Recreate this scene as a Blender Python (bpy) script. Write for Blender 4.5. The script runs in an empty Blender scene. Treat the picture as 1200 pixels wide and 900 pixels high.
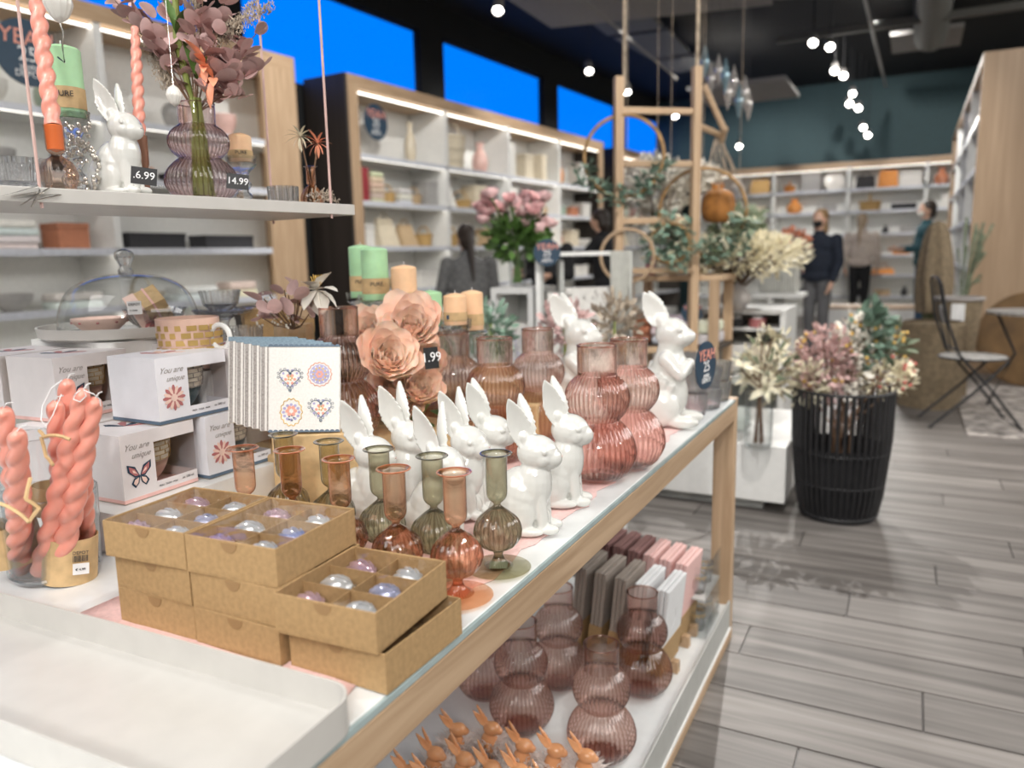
import bpy, bmesh, math, random
from mathutils import Vector, Matrix, Euler
random.seed(7)
PI = math.pi
SC = bpy.context.scene
COL = SC.collection
# ------------------------------------------------------------------ camera
F = 900.0; EYE = Vector((0, 0, 1.15))
_Y = Vector((470, -160, F)).normalized()
_D = Vector((120, (F*F + 470*120)/160.0, F)).normalized()
_Z = -_D
_X = _Y.cross(_Z)
if _X.x < 0: _X = -_X
RW = Matrix((_X, _Y, _Z))                      # picture axes (right, down, forward) -> world
cam = bpy.data.cameras.new('camera'); camo = bpy.data.objects.new('camera', cam); COL.objects.link(camo)
r_, u_, b_ = RW @ Vector((1, 0, 0)), RW @ Vector((0, -1, 0)), RW @ Vector((0, 0, -1))
camo.matrix_world = Matrix(((r_.x, u_.x, b_.x, EYE.x), (r_.y, u_.y, b_.y, EYE.y), (r_.z, u_.z, b_.z, EYE.z), (0, 0, 0, 1)))
cam.sensor_width = 36; cam.lens = 27; cam.clip_start = .02; cam.clip_end = 200
cam.dof.use_dof = True; cam.dof.focus_distance = 1.12; cam.dof.aperture_fstop = 3.2
SC.camera = camo
# ------------------------------------------------------------------ sky, exposure
w = bpy.data.worlds.new('dusk_sky'); SC.world = w; w.use_nodes = True
bg = w.node_tree.nodes['Background']; bg.inputs[0].default_value = (0.0, .215, 1.0, 1); bg.inputs[1].default_value = 1.0
SC.view_settings.view_transform = 'Standard'; SC.view_settings.look = 'None'
SC.view_settings.exposure = 0.28; SC.view_settings.gamma = 1
try:
    SC.cycles.transparent_max_bounces = 40; SC.cycles.max_bounces = 20; SC.cycles.transmission_bounces = 18; SC.cycles.caustics_reflective = False
    SC.cycles.sample_clamp_indirect = 4
except Exception: pass
def tune_spot(loc, target, power, size=58, radius=.05, col=(1, .965, .92), blend=.5):
    l = bpy.data.lights.new('spot', 'SPOT'); l.energy = power; l.spot_size = math.radians(size); l.spot_blend = blend
    l.shadow_soft_size = radius; l.color = col
    o = bpy.data.objects.new('spot_light', l); COL.objects.link(o); o.location = loc
    o.rotation_euler = (Vector(target) - Vector(loc)).to_track_quat('-Z', 'Y').to_euler(); return o
# shop lamps outside the frame; the last is a fill added for the lower shelf
for loc, tgt, p, s, r in [((.9, -.6, 3.6), (-.7, .9, .75), 88, 50, .03), ((-2.0, -.2, 3.6), (-.8, 1.0, .8), 60, 55, .03),
                          ((1.0, 1.6, 3.7), (-.7, 1.5, .8), 80, 55, .03), ((-.2, -1.6, 3.6), (-.5, .9, .7), 55, 60, .05),
                          ((1.9, 5.0, 3.8), (.6, 3.2, 0), 130, 60, .03), ((-1.0, 6.2, 3.8), (1.2, 3.4, 0), 420, 60, .02),
                          ((.6, -1.2, 1.9), (-.45, 1.6, .25), 60, 60, .08)]:
    tune_spot(loc, tgt, p, s, r)
def area(loc, rot, sx, sy, power, col=(1, .98, .95)):  # unseen fill panels, added to raise the ambient light
    l = bpy.data.lights.new('fill_area', 'AREA'); l.shape = 'RECTANGLE'; l.size = sx; l.size_y = sy; l.energy = power; l.color = col
    o = bpy.data.objects.new('area_light', l); COL.objects.link(o); o.location = loc; o.rotation_euler = rot
area((1.2, -2.4, 3.4), (math.radians(40), 0, 0), 3, 2, 80)
area((3.6, 3.5, 3.8), (0, math.radians(20), 0), 2.5, 5, 170)
area((-1.6, -1.6, 3.3), (math.radians(25), math.radians(-12), 0), 2, 2, 50)
area((4.2, 9.5, 3.8), (0, math.radians(25), 0), 2.5, 5, 260)
for loc, tgt, p in [((-2.6, 4.5, 3.7), (-4.6, 6.2, 1.5), 190), ((-2.4, 8.0, 3.7), (-4.4, 8.4, 1.5), 210), ((-.1, 1.9, 3.2), (-1.3, 4.2, 1.3), 110), ((-2.2, 10.6, 3.7), (-4.2, 10.6, 1.4), 180), ((-3.0, 2.0, 3.9), (-4.8, 3.4, 1.3), 110),
                    ((.2, 1.4, 3.9), (-1.2, 4.2, .9), 150), ((-.6, 6.6, 3.8), (-.9, 9.4, .9), 150), ((-.5, 10.2, 3.8), (-1.0, 14.4, 1.3), 420), ((-2.4, 11.0, 3.8), (-2.8, 14.4, 1.3), 330), ((1.6, 5.0, 3.8), (1.2, 8.1, 1.3), 120)]:
    tune_spot(loc, tgt, p, 78, .06)  # spots without fixtures, added to brighten shelves, flowers and back wall
# ------------------------------------------------------------------ helpers: materials
def new_mat(name):
    m = bpy.data.materials.new(name); m.use_nodes = True
    return m, m.node_tree.nodes, m.node_tree.links, m.node_tree.nodes['Principled BSDF']
def mat(name, col, rough=.5, metal=0, var=.06, scale=30, bump=0, coat=0, emit=0, stretch=(1, 1, 1), col2=None, sheen=0, sub=0, rnd=0):
    m, N, L, B = new_mat(name)
    B.inputs['Roughness'].default_value = rough; B.inputs['Metallic'].default_value = metal
    B.inputs['Coat Weight'].default_value = coat; B.inputs['Coat Roughness'].default_value = .05
    if sheen: B.inputs['Sheen Weight'].default_value = sheen
    if sub: B.inputs['Subsurface Weight'].default_value = sub; B.inputs['Subsurface Radius'].default_value = (.01, .006, .004)
    tc = N.new('ShaderNodeTexCoord'); mp = N.new('ShaderNodeMapping'); mp.inputs['Scale'].default_value = stretch
    L.new(tc.outputs['Object'], mp.inputs[0])
    no = N.new('ShaderNodeTexNoise'); no.inputs['Scale'].default_value = scale; no.inputs['Detail'].default_value = 3
    L.new(mp.outputs[0], no.inputs[0])
    mx = N.new('ShaderNodeMix'); mx.data_type = 'RGBA'
    c2 = col2 if col2 else tuple(max(0, c*(1-var*2.2)) for c in col)
    c1 = col if col2 else tuple(min(1, c*(1+var)) for c in col)
    mx.inputs[6].default_value = (*c1, 1); mx.inputs[7].default_value = (*c2, 1)
    rp = N.new('ShaderNodeMapRange'); rp.inputs[1].default_value = .3; rp.inputs[2].default_value = .7
    L.new(no.outputs[0], rp.inputs[0]); L.new(rp.outputs[0], mx.inputs[0])
    out = mx.outputs[2]
    if rnd:
        oi = N.new('ShaderNodeObjectInfo'); hs = N.new('ShaderNodeHueSaturation')
        mr = N.new('ShaderNodeMapRange'); mr.inputs[3].default_value = 1-rnd; mr.inputs[4].default_value = 1+rnd
        L.new(oi.outputs['Random'], mr.inputs[0]); L.new(mr.outputs[0], hs.inputs['Value']); L.new(out, hs.inputs['Color']); out = hs.outputs[0]
    L.new(out, B.inputs['Base Color'])
    if bump:
        bp = N.new('ShaderNodeBump'); bp.inputs['Strength'].default_value = bump; bp.inputs['Distance'].default_value = .002
        L.new(no.outputs[0], bp.inputs['Height']); L.new(bp.outputs[0], B.inputs['Normal'])
    if emit:
        B.inputs['Emission Color'].default_value = (*col, 1); B.inputs['Emission Strength'].default_value = emit
    return m
def wood(name, a, b, axis=1, scale=9, rough=.5, rnd=.12, world=False):
    m, N, L, B = new_mat(name)
    tc = N.new('ShaderNodeTexCoord'); mp = N.new('ShaderNodeMapping')
    s = [scale*5]*3; s[axis] = scale*.28; mp.inputs['Scale'].default_value = s
    if world:
        ge = N.new('ShaderNodeNewGeometry'); L.new(ge.outputs['Position'], mp.inputs[0])
    else: L.new(tc.outputs['Object'], mp.inputs[0])
    no = N.new('ShaderNodeTexNoise'); no.inputs['Scale'].default_value = 1; no.inputs['Detail'].default_value = 5; no.inputs['Distortion'].default_value = .8
    L.new(mp.outputs[0], no.inputs[0])
    cr = N.new('ShaderNodeValToRGB'); cr.color_ramp.elements[0].position = .32; cr.color_ramp.elements[1].position = .68
    cr.color_ramp.elements[0].color = (*b, 1); cr.color_ramp.elements[1].color = (*a, 1); L.new(no.outputs[0], cr.inputs[0])
    oi = N.new('ShaderNodeObjectInfo'); mr = N.new('ShaderNodeMapRange'); mr.inputs[3].default_value = 1-rnd; mr.inputs[4].default_value = 1+rnd
    hs = N.new('ShaderNodeHueSaturation'); L.new(oi.outputs['Random'], mr.inputs[0]); L.new(mr.outputs[0], hs.inputs['Value']); L.new(cr.outputs[0], hs.inputs['Color'])
    L.new(hs.outputs[0], B.inputs['Base Color']); B.inputs['Roughness'].default_value = rough
    bp = N.new('ShaderNodeBump'); bp.inputs['Strength'].default_value = .15; bp.inputs['Distance'].default_value = .001
    L.new(no.outputs[0], bp.inputs['Height']); L.new(bp.outputs[0], B.inputs['Normal'])
    return m
def glass(name, centre, edge, rough=.02, refl=1.0, wavy=0, blend=.42, scale=40, refr=0, ior=1.1, ribs=0, ztop=.2):
    m = bpy.data.materials.new(name); m.use_nodes = True; N = m.node_tree.nodes; L = m.node_tree.links
    for n in list(N):
        if n.type != 'OUTPUT_MATERIAL': N.remove(n)
    out = [n for n in N if n.type == 'OUTPUT_MATERIAL'][0]
    lw = N.new('ShaderNodeLayerWeight'); lw.inputs['Blend'].default_value = blend
    mx = N.new('ShaderNodeMix'); mx.data_type = 'RGBA'; mx.inputs[6].default_value = (*centre, 1); mx.inputs[7].default_value = (*edge, 1)
    L.new(lw.outputs['Facing'], mx.inputs[0])
    if ribs:                                        # darker groove lines painted into the tint so the ribs stand out
        tc = N.new('ShaderNodeTexCoord'); sp = N.new('ShaderNodeSeparateXYZ'); L.new(tc.outputs['Object'], sp.inputs[0])
        def mth(op, a, b=None):
            n = N.new('ShaderNodeMath'); n.operation = op
            for i, q in enumerate((a, b)):
                if q is None: continue
                if isinstance(q, (int, float)): n.inputs[i].default_value = q
                else: L.new(q, n.inputs[i])
            return n.outputs[0]
        g = mth('ABSOLUTE', mth('COSINE', mth('MULTIPLY', mth('ARCTAN2', sp.outputs[1], sp.outputs[0]), ribs)))
        g = mth('MULTIPLY', mth('POWER', mth('SUBTRACT', 1, g), 2.2), mth('LESS_THAN', sp.outputs[2], ztop))
        m2 = N.new('ShaderNodeMix'); m2.data_type = 'RGBA'; m2.inputs[7].default_value = (*[c*.75 for c in edge], 1); L.new(mth('MULTIPLY', g, .6), m2.inputs[0]); L.new(mx.outputs[2], m2.inputs[6]); mx = m2
    tr = N.new('ShaderNodeBsdfTransparent'); L.new(mx.outputs[2], tr.inputs[0])
    gl = N.new('ShaderNodeBsdfGlossy'); gl.inputs['Roughness'].default_value = rough
    fr = N.new('ShaderNodeFresnel'); ge = N.new('ShaderNodeNewGeometry'); mi = N.new('ShaderNodeMapRange'); mi.inputs[3].default_value = 1.5; mi.inputs[4].default_value = 1/1.5
    L.new(ge.outputs['Backfacing'], mi.inputs[0]); L.new(mi.outputs[0], fr.inputs[0])     # thin sheet: same reflection from both sides
    mu = N.new('ShaderNodeMath'); mu.operation = 'MULTIPLY'; mu.inputs[1].default_value = refl; mu.use_clamp = True; L.new(fr.outputs[0], mu.inputs[0])
    body = tr
    if refr:
        rf = N.new('ShaderNodeBsdfRefraction'); rf.inputs['IOR'].default_value = ior; rf.inputs['Roughness'].default_value = .0; L.new(mx.outputs[2], rf.inputs[0])
        body = N.new('ShaderNodeMixShader'); body.inputs[0].default_value = refr; L.new(tr.outputs[0], body.inputs[1]); L.new(rf.outputs[0], body.inputs[2])
    ms = N.new('ShaderNodeMixShader'); L.new(mu.outputs[0], ms.inputs[0]); L.new(body.outputs[0], ms.inputs[1]); L.new(gl.outputs[0], ms.inputs[2])
    if wavy:
        tc = N.new('ShaderNodeTexCoord'); no = N.new('ShaderNodeTexNoise'); no.inputs['Scale'].default_value = scale; L.new(tc.outputs['Object'], no.inputs[0])
        bp = N.new('ShaderNodeBump'); bp.inputs['Strength'].default_value = wavy; bp.inputs['Distance'].default_value = .004; L.new(no.outputs[0], bp.inputs['Height'])
        for n in (lw, gl, fr): L.new(bp.outputs[0], n.inputs['Normal'])
    L.new(ms.outputs[0], out.inputs[0]); return m
M = dict(
 white=mat('white_laminate', (.80, .80, .78), .35, var=.02), tablewhite=mat('table_white', (.78, .80, .80), .25, var=.02, coat=.3),
 offwhite=mat('off_white_metal', (.555, .54, .51), .32, var=.02), greypanel=mat('grey_panel', (.47, .48, .46), .35, var=.03),
 oak=wood('oak_y', (.55, .39, .25), (.40, .265, .155), 1, 9), oakz=wood('oak_z', (.55, .39, .25), (.41, .275, .165), 2, 9),
 oakx=wood('oak_x', (.55, .40, .26), (.42, .28, .17), 0, 9), bigoak=wood('oak_panel', (.46, .325, .21), (.36, .245, .15), 2, 3, rnd=.03),
 darkwood=wood('dark_panel', (.045, .035, .03), (.03, .024, .02), 2, 3), plank=wood('floor_plank', (.235, .215, .20), (.10, .09, .083), 0, 4.5, .48, .18, True),
 kraft=mat('kraft_card', (.42, .27, .125), .75, var=.07, scale=160, bump=.15), kraftd=mat('kraft_tape', (.33, .20, .09), .6), kraftl=mat('kraft_paper', (.62, .43, .22), .7, scale=60, var=.08),
 ceramic=mat('glazed_ceramic', (.69, .69, .655), .10, coat=.8, var=.015), ceramicmatte=mat('satin_ceramic', (.76, .74, .69), .22, coat=.4, var=.02),
 orangecer=mat('orange_glaze', (.74, .35, .16), .15, coat=.6, var=.05),
 pinkwax=mat('pink_wax', (.86, .36, .28), .28, coat=.25, sub=.25, var=.05), green=mat('green_wax', (.43, .72, .42), .5, sub=.15, var=.05), peach=mat('peach_wax', (.92, .60, .36), .5, sub=.15, var=.05),
 pinkcloth=mat('pink_cloth', (.82, .56, .53), .85, var=.05, scale=200, bump=.3), pinkpaper=mat('pink_paper', (.80, .50, .46), .8),
 navy=mat('navy_sign', (.012, .045, .085), .4), coral=mat('coral_print', (.85, .36, .27), .5), black=mat('black_plastic', (.02, .02, .022), .4), blackmetal=mat('black_metal', (.014, .014, .016), .5, var=.2),
 ceil=mat('ceiling_black', (.006, .007, .008), .85), ceilgrey=mat('ceiling_grey', (.26, .25, .24), .8), teal=mat('teal_wall', (.022, .055, .062), .7), cream=mat('cream_wall', (.62, .60, .55), .7),
 duct=mat('duct_metal', (.11, .11, .10), .6), track=mat('track_grey', (.20, .19, .18), .4), paper=mat('white_paper', (.80, .80, .80), .7), ink=mat('ink', (.03, .03, .035), .6), chalk=mat('chalk_white', (.9, .9, .9), .6),
 boxwhite=mat('box_white', (.74, .70, .70), .5, var=.02), boxwhite2=mat('box_bright', (.78, .78, .82), .45, var=.02), slate=mat('slate_blue', (.10, .15, .21), .5), dustyrose=mat('dusty_rose', (.46, .16, .16), .5), roselight=mat('light_rose', (.82, .60, .52), .5),
 gold=mat('gold_print', (.60, .40, .14), .3, metal=.5), mugcream=mat('mug_cream', (.72, .68, .55), .3), mugpink=mat('mug_pink', (.74, .50, .40), .3), mugteal=mat('mug_teal', (.10, .17, .19), .3),
 greystripe=mat('grey_linen', (.40, .37, .35), .9, var=.15, scale=400), linen=mat('white_linen', (.80, .78, .74), .9, var=.04, scale=300, bump=.2), bluedot=mat('blue_linen', (.22, .30, .36), .9, var=.1, scale=300), lilac=mat('lilac_print', (.42, .40, .62), .8),
 mauve=mat('mauve_leaf', (.62, .42, .40), .6, var=.12, rnd=.15), stem=mat('stem_green', (.20, .24, .05), .6), brownstem=mat('stem_brown', (.16, .09, .05), .7), pampas=mat('pampas', (.50, .42, .33), .9, var=.2, rnd=.1), greenleaf=mat('green_leaf', (.10, .20, .045), .5, var=.2, rnd=.2),
 eucalypt=mat('eucalyptus', (.20, .30, .23), .6, var=.2, rnd=.2), olive=mat('olive_leaf', (.25, .30, .2), .7, var=.2, rnd=.2), lily=mat('lily_cream', (.80, .74, .56), .5, var=.08, rnd=.1), whiteflower=mat('white_petal', (.82, .78, .70), .6, var=.06, rnd=.08), coralflower=mat('coral_petal', (.84, .34, .20), .5, var=.12, rnd=.1),
 peony=mat('peony_petal', (.98, .64, .50), .6, var=.14, rnd=.06, sub=.4, col2=(1, .84, .70)), pinkflower=mat('pink_petal', (.90, .60, .60), .6, var=.1, rnd=.15), yellowflower=mat('yellow_petal', (.75, .48, .12), .6), redberry=mat('red_berry', (.6, .12, .10), .4), twigs=mat('twigs', (.14, .09, .06), .8, var=.3),
 rust=mat('rust_disc', (.17, .095, .035), .7, var=.2, scale=6), tan=mat('tan_fabric', (.23, .175, .11), .9, var=.15), sheer=mat('sheer_cloth', (.50, .50, .46), .8, var=.06), greyfab=mat('grey_fabric', (.16, .16, .16), .95, var=.15), navyfab=mat('navy_fabric', (.014, .02, .035), .9, var=.15), beigefab=mat('beige_fleece', (.50, .43, .37), .95, var=.1), greyjean=mat('grey_trousers', (.13, .13, .135), .9), blackfab=mat('black_fabric', (.012, .012, .014), .9), tealfab=mat('teal_fabric', (.03, .10, .12), .9), bluejean=mat('blue_jeans', (.05, .11, .2), .9),
 skin=mat('skin', (.62, .38, .27), .5, sub=.1, var=.03), hairb=mat('hair_blond', (.30, .18, .08), .6, var=.3, scale=80), haird=mat('hair_dark', (.03, .018, .012), .5, var=.3, scale=80), hairl=mat('hair_light', (.42, .32, .22), .6, var=.3, scale=80),
 silver=mat('silver', (.70, .68, .64), .2, metal=1), rope=mat('rope', (.45, .36, .27), .9, var=.2), cord=mat('pink_cord', (.62, .42, .38), .8), led=mat('led_strip', (1, .95, .86), .5, emit=3, var=0), bulb=mat('lamp_lens', (1, .95, .88), .5, emit=30, var=0),
 rug=mat('rug', (.42, .38, .35), .95, var=.35, scale=12), wicker=mat('wicker', (.42, .25, .10), .7, var=.2), marble=mat('mosaic', (.45, .44, .42), .5, var=.3, scale=60), amber=mat('amber_felt', (.34, .14, .03), .8, var=.15, scale=20),
 pinkg=glass('pink_glass', (.99, .90, .86), (.76, .38, .30), wavy=.10, blend=.30, refl=1.8, refr=.6, ior=1.12, ribs=20), orangeg=glass('orange_glass', (.985, .82, .69), (.80, .38, .22), wavy=.08, blend=.32, refl=1.6, refr=.5, ior=1.1, ribs=14, ztop=.088), oliveg=glass('olive_glass', (.82, .80, .68), (.30, .29, .21), wavy=.08, blend=.32, refl=1.6, refr=.5, ior=1.1, ribs=14, ztop=.088),
 roseg=glass('rose_shelf_glass', (.98, .91, .91), (.62, .38, .42), wavy=.12, blend=.3, refl=1.8, refr=.5, ior=1.1, ribs=20), clear=glass('clear_glass', (.99, .99, .99), (.80, .84, .85), blend=.25, refl=1.3), crystal=glass('cut_crystal', (.98, .985, .99), (.72, .76, .79), refl=2.2, wavy=.5, scale=120, blend=.35, refr=.6, ior=1.15), brownsteel=mat('copper_holder', (.42, .22, .15), .25, metal=.6),
 film=glass('clear_film', (.97, .96, .96), (.86, .84, .84), rough=.05, refl=.8, wavy=.5, scale=14), acryl=glass('acrylic', (.99, .99, .99), (.93, .95, .95)), pane=glass('window_pane', (.96, .98, 1), (.85, .9, .95), refl=.3), paledrop=glass('pale_orange_glass', (.98, .88, .80), (.80, .48, .34), wavy=.1),
 eggp=mat('pearl_pink', (.52, .36, .42), .12, metal=.35, coat=.8, var=.1), eggw=mat('pearl_white', (.60, .63, .64), .12, metal=.35, coat=.8, var=.1), eggb=mat('pearl_blue', (.42, .45, .62), .12, metal=.35, coat=.8, var=.2),
 greenglass=glass('display_glass', (.93, .96, .95), (.5, .58, .56)),
)
# ------------------------------------------------------------------ helpers: geometry
class MB:
    def __init__(s): s.v = []; s.f = []
    def add(s, vs, fs, T=None):
        o = len(s.v)
        s.v += [tuple(T @ Vector(v)) for v in vs] if T is not None else [tuple(v) for v in vs]
        s.f += [tuple(i+o for i in f) for f in fs]; return s
    def box(s, a, b, T=None):
        x0, y0, z0 = a; x1, y1, z1 = b
        return s.add([(x0,y0,z0),(x1,y0,z0),(x1,y1,z0),(x0,y1,z0),(x0,y0,z1),(x1,y0,z1),(x1,y1,z1),(x0,y1,z1)],
                     [(0,3,2,1),(4,5,6,7),(0,1,5,4),(1,2,6,5),(2,3,7,6),(3,0,4,7)], T)
    def lathe(s, prof, n=32, T=None, rib=None, cap=False):
        vs = []; fs = []
        for k, (r, z) in enumerate(prof):
            for i in range(n):
                t = 2*PI*i/n; q = rib(t, z, r) if rib else r
                vs.append((q*math.cos(t), q*math.sin(t), z))
        for k in range(len(prof)-1):
            for i in range(n):
                j = (i+1) % n; fs.append((k*n+i, k*n+j, (k+1)*n+j, (k+1)*n+i))
        if cap:
            fs.append(tuple(range(n))[::-1]); fs.append(tuple((len(prof)-1)*n+i for i in range(n)))
        return s.add(vs, fs, T)
    def cyl(s, p, r, h, n=16, r2=None): return s.lathe([(r, 0), (r if r2 is None else r2, h)], n, Matrix.Translation(p), cap=True)
    def tube(s, pts, r, n=6, cap=True):
        P = [Vector(p) for p in pts]; vs = []; fs = []; m = len(P)
        R = r if isinstance(r, (list, tuple)) else [r]*m
        up = Vector((0, 0, 1))
        for k in range(m):
            d = (P[min(k+1, m-1)] - P[max(k-1, 0)])
            if d.length < 1e-9: d = Vector((0, 0, 1))
            d.normalize(); a = d.cross(up if abs(d.z) < .95 else Vector((1, 0, 0))).normalized(); b = d.cross(a)
            for i in range(n):
                t = 2*PI*i/n; vs.append(P[k] + (a*math.cos(t) + b*math.sin(t))*R[k])
        for k in range(m-1):
            for i in range(n):
                j = (i+1) % n; fs.append((k*n+i, k*n+j, (k+1)*n+j, (k+1)*n+i))
        if cap: fs.append(tuple(range(n))[::-1]); fs.append(tuple((m-1)*n+i for i in range(n)))
        return s.add(vs, fs)
    def ball(s, c, r, n=12, m=8, T=None):
        if not isinstance(r, (tuple, list)): r = (r, r, r)
        X = Matrix.Translation(c) @ Matrix.Diagonal((*r, 1))
        if T is not None: X = T @ X
        return s.lathe([(max(.001, math.sin(PI*k/m)), -math.cos(PI*k/m)) for k in range(m+1)], n, X)
    def prism(s, poly, z0, z1, T=None):
        n = len(poly); vs = [(x, y, z0) for x, y in poly] + [(x, y, z1) for x, y in poly]
        fs = [tuple(range(n))[::-1], tuple(range(n, 2*n))] + [(i, (i+1) % n, n+(i+1) % n, n+i) for i in range(n)]
        return s.add(vs, fs, T)
    def rleaf(s, p, d, l, w, up=(0, 1, 0), cup=.12):
        p = Vector(p); d = Vector(d).normalized(); a = d.cross(Vector(up)).normalized(); n = a.cross(d); c = p+d*l*.55
        vs = [c-n*cup*l*.5]+[c+d*(l*.5*math.cos(t))+a*(w*.5*math.sin(t))+n*(cup*l*.4*math.sin(2*t)) for t in [2*PI*i/14 for i in range(14)]]
        return s.add(vs, [(0, i+1, (i+1) % 14+1) for i in range(14)])
    def torus(s, c, R, r, n=40, m=8, T=None, a0=0, a1=2*PI):
        vs = []; fs = []; full = abs(a1-a0-2*PI) < 1e-6
        for k in range(n if full else n+1):
            t = a0+(a1-a0)*k/n
            for i in range(m):
                p = 2*PI*i/m; q = R+r*math.cos(p); vs.append((c[0]+q*math.cos(t), c[1]+q*math.sin(t), c[2]+r*math.sin(p)))
        K = n
        for k in range(K):
            k2 = (k+1) % n if full else k+1
            for i in range(m): j = (i+1) % m; fs.append((k*m+i, k2*m+i, k2*m+j, k*m+j))
        return s.add(vs, fs, T)
    def leaf(s, p, d, l, w, up=(0, 0, 1), bend=.25, th=0):
        p = Vector(p); d = Vector(d).normalized(); a = d.cross(Vector(up))
        if a.length < .05: a = d.cross(Vector((1, .3, 0)))
        a.normalize(); n = a.cross(d)
        c = [(0, .06), (.3, .8), (.6, 1), (.85, .6), (1, .05)]; vs = []
        for u, q in c:
            o = p + d*l*u - n*(bend*l*u*u)
            vs += [o + a*w*.5*q + n*w*.12*q, o, o - a*w*.5*q + n*w*.12*q]
        fs = []
        for k in range(4):
            b = k*3; fs += [(b, b+1, b+4, b+3), (b+1, b+2, b+5, b+4)]
        return s.add(vs, fs)
    def mesh(s, name, m, smooth=True, ang=35):
        me = bpy.data.meshes.new(name); me.from_pydata(s.v, [], s.f); me.update()
        if m is not None: me.materials.append(m)
        if smooth:
            me.polygons.foreach_set('use_smooth', [True]*len(me.polygons)); me.set_sharp_from_angle(angle=math.radians(ang))
        return me
    def build(s, name, m, parent=None, smooth=True, ang=35, fix=False, bevel=0):
        me = s.mesh(name, m, smooth, ang)
        if fix:
            b = bmesh.new(); b.from_mesh(me); bmesh.ops.recalc_face_normals(b, faces=b.faces); b.to_mesh(me); b.free()
        o = put(name, me, parent)
        if bevel:
            k = o.modifiers.new('bevel', 'BEVEL'); k.width = bevel; k.segments = 2; k.limit_method = 'ANGLE'
        return o
def put(name, me, parent=None, loc=None, rot=None, scale=None):
    o = bpy.data.objects.new(name, me); COL.objects.link(o)
    if parent is not None: o.parent = parent
    if loc is not None: o.location = loc
    if rot is not None: o.rotation_euler = rot
    if scale is not None: o.scale = (scale,)*3 if not isinstance(scale, (tuple, list)) else scale
    return o
def tag(o, label, cat, group=None):
    o['label'] = label; o['category'] = cat
    if group: o['group'] = group
    return o
def thing(name, label, cat, loc=(0, 0, 0), rz=0, group=None, rot=None, scale=1):
    o = put(name, None, None, loc, rot if rot else (0, 0, rz), scale); o.empty_display_size = .05
    return tag(o, label, cat, group)
def struct(o): o['kind'] = 'structure'; return o
def stuff(o): o['kind'] = 'stuff'; return o
def dup(root, loc, rz=None, label=None, scale=None, rot=None):
    def cp(o, par):
        c = o.copy(); COL.objects.link(c)
        if par is not None: c.parent = par
        for ch in o.children: cp(ch, c)
        return c
    r = cp(root, None); r.location = loc
    if rz is not None: r.rotation_euler = (0, 0, rz)
    if rot is not None: r.rotation_euler = rot
    if scale is not None: r.scale = (scale,)*3
    if label: r['label'] = label
    return r
def AT(px, py, d): return EYE + RW @ Vector(((px-600)/F*d, (py-450)/F*d, d))
def ONZ(px, py, z):
    r = RW @ Vector((px-600, py-450, F)); t = (z-EYE.z)/r.z; return EYE + r*t
def toward(p): return math.atan2(EYE.y-p[1], EYE.x-p[0])       # heading from a point to where the photographer stood
def T(x, y, z): return Matrix.Translation((x, y, z))
def RX(a): return Matrix.Rotation(a, 4, 'X')
def RY(a): return Matrix.Rotation(a, 4, 'Y')
def RZ(a): return Matrix.Rotation(a, 4, 'Z')
def text(s, size, m, parent, loc=(0, 0, 0), rot=(PI/2, 0, 0), ext=.0004, sx=1, name='lettering', shear=0):
    c = bpy.data.curves.new('t', 'FONT'); c.body = s; c.size = size; c.align_x = 'CENTER'; c.align_y = 'CENTER'; c.extrude = ext; c.shear = shear; c.resolution_u = 3
    o = bpy.data.objects.new('t', c); COL.objects.link(o); dg = bpy.context.evaluated_depsgraph_get()
    me = bpy.data.meshes.new_from_object(o.evaluated_get(dg)); bpy.data.objects.remove(o); bpy.data.curves.remove(c)
    me.materials.clear(); me.materials.append(m); o = put(name, me, parent, loc, rot, (sx, 1, 1)); return o
def blob(items, voxel, m, name='body', smooth=6):
    b = MB()
    for it in items:
        if it[0] == 'e':
            X = T(*it[1]) @ (Euler(it[3]).to_matrix().to_4x4() if len(it) > 3 else Matrix()); b.ball((0, 0, 0), it[2], 20, 12, X)
        elif it[0] == 'c':
            p, q = Vector(it[1]), Vector(it[2]); b.ball(p, it[3], 12, 8); b.ball(q, it[4], 12, 8); b.tube([p, q], [it[3], it[4]], 12)
        elif it[0] == 'm': b.add(it[1].v, it[1].f)
    me = b.mesh(name, m); bm = bmesh.new(); bm.from_mesh(me); bmesh.ops.remove_doubles(bm, verts=bm.verts, dist=1e-6); bmesh.ops.recalc_face_normals(bm, faces=bm.faces); bm.to_mesh(me); bm.free()
    o = bpy.data.objects.new('tmp', me); COL.objects.link(o)
    k = o.modifiers.new('r', 'REMESH'); k.mode = 'VOXEL'; k.voxel_size = voxel; k.use_smooth_shade = True
    if smooth: k2 = o.modifiers.new('s', 'SMOOTH'); k2.iterations = smooth; k2.factor = .5
    dg = bpy.context.evaluated_depsgraph_get(); r = bpy.data.meshes.new_from_object(o.evaluated_get(dg)); r.name = name
    bpy.data.objects.remove(o); bpy.data.meshes.remove(me)
    if not r.materials: r.materials.append(m)
    r.polygons.foreach_set('use_smooth', [True]*len(r.polygons)); return r
def smoothprof(pts, sub=5):
    out = []
    for i in range(len(pts)-1):
        p0 = pts[max(i-1, 0)]; p1 = pts[i]; p2 = pts[i+1]; p3 = pts[min(i+2, len(pts)-1)]
        for k in range(sub):
            t = k/sub; out.append(tuple(.5*((2*p1[j]) + (p2[j]-p0[j])*t + (2*p0[j]-5*p1[j]+4*p2[j]-p3[j])*t*t + (-p0[j]+3*p1[j]-3*p2[j]+p3[j])*t**3) for j in (0, 1)))
    out.append(pts[-1]); return out
ri = random.uniform
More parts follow.
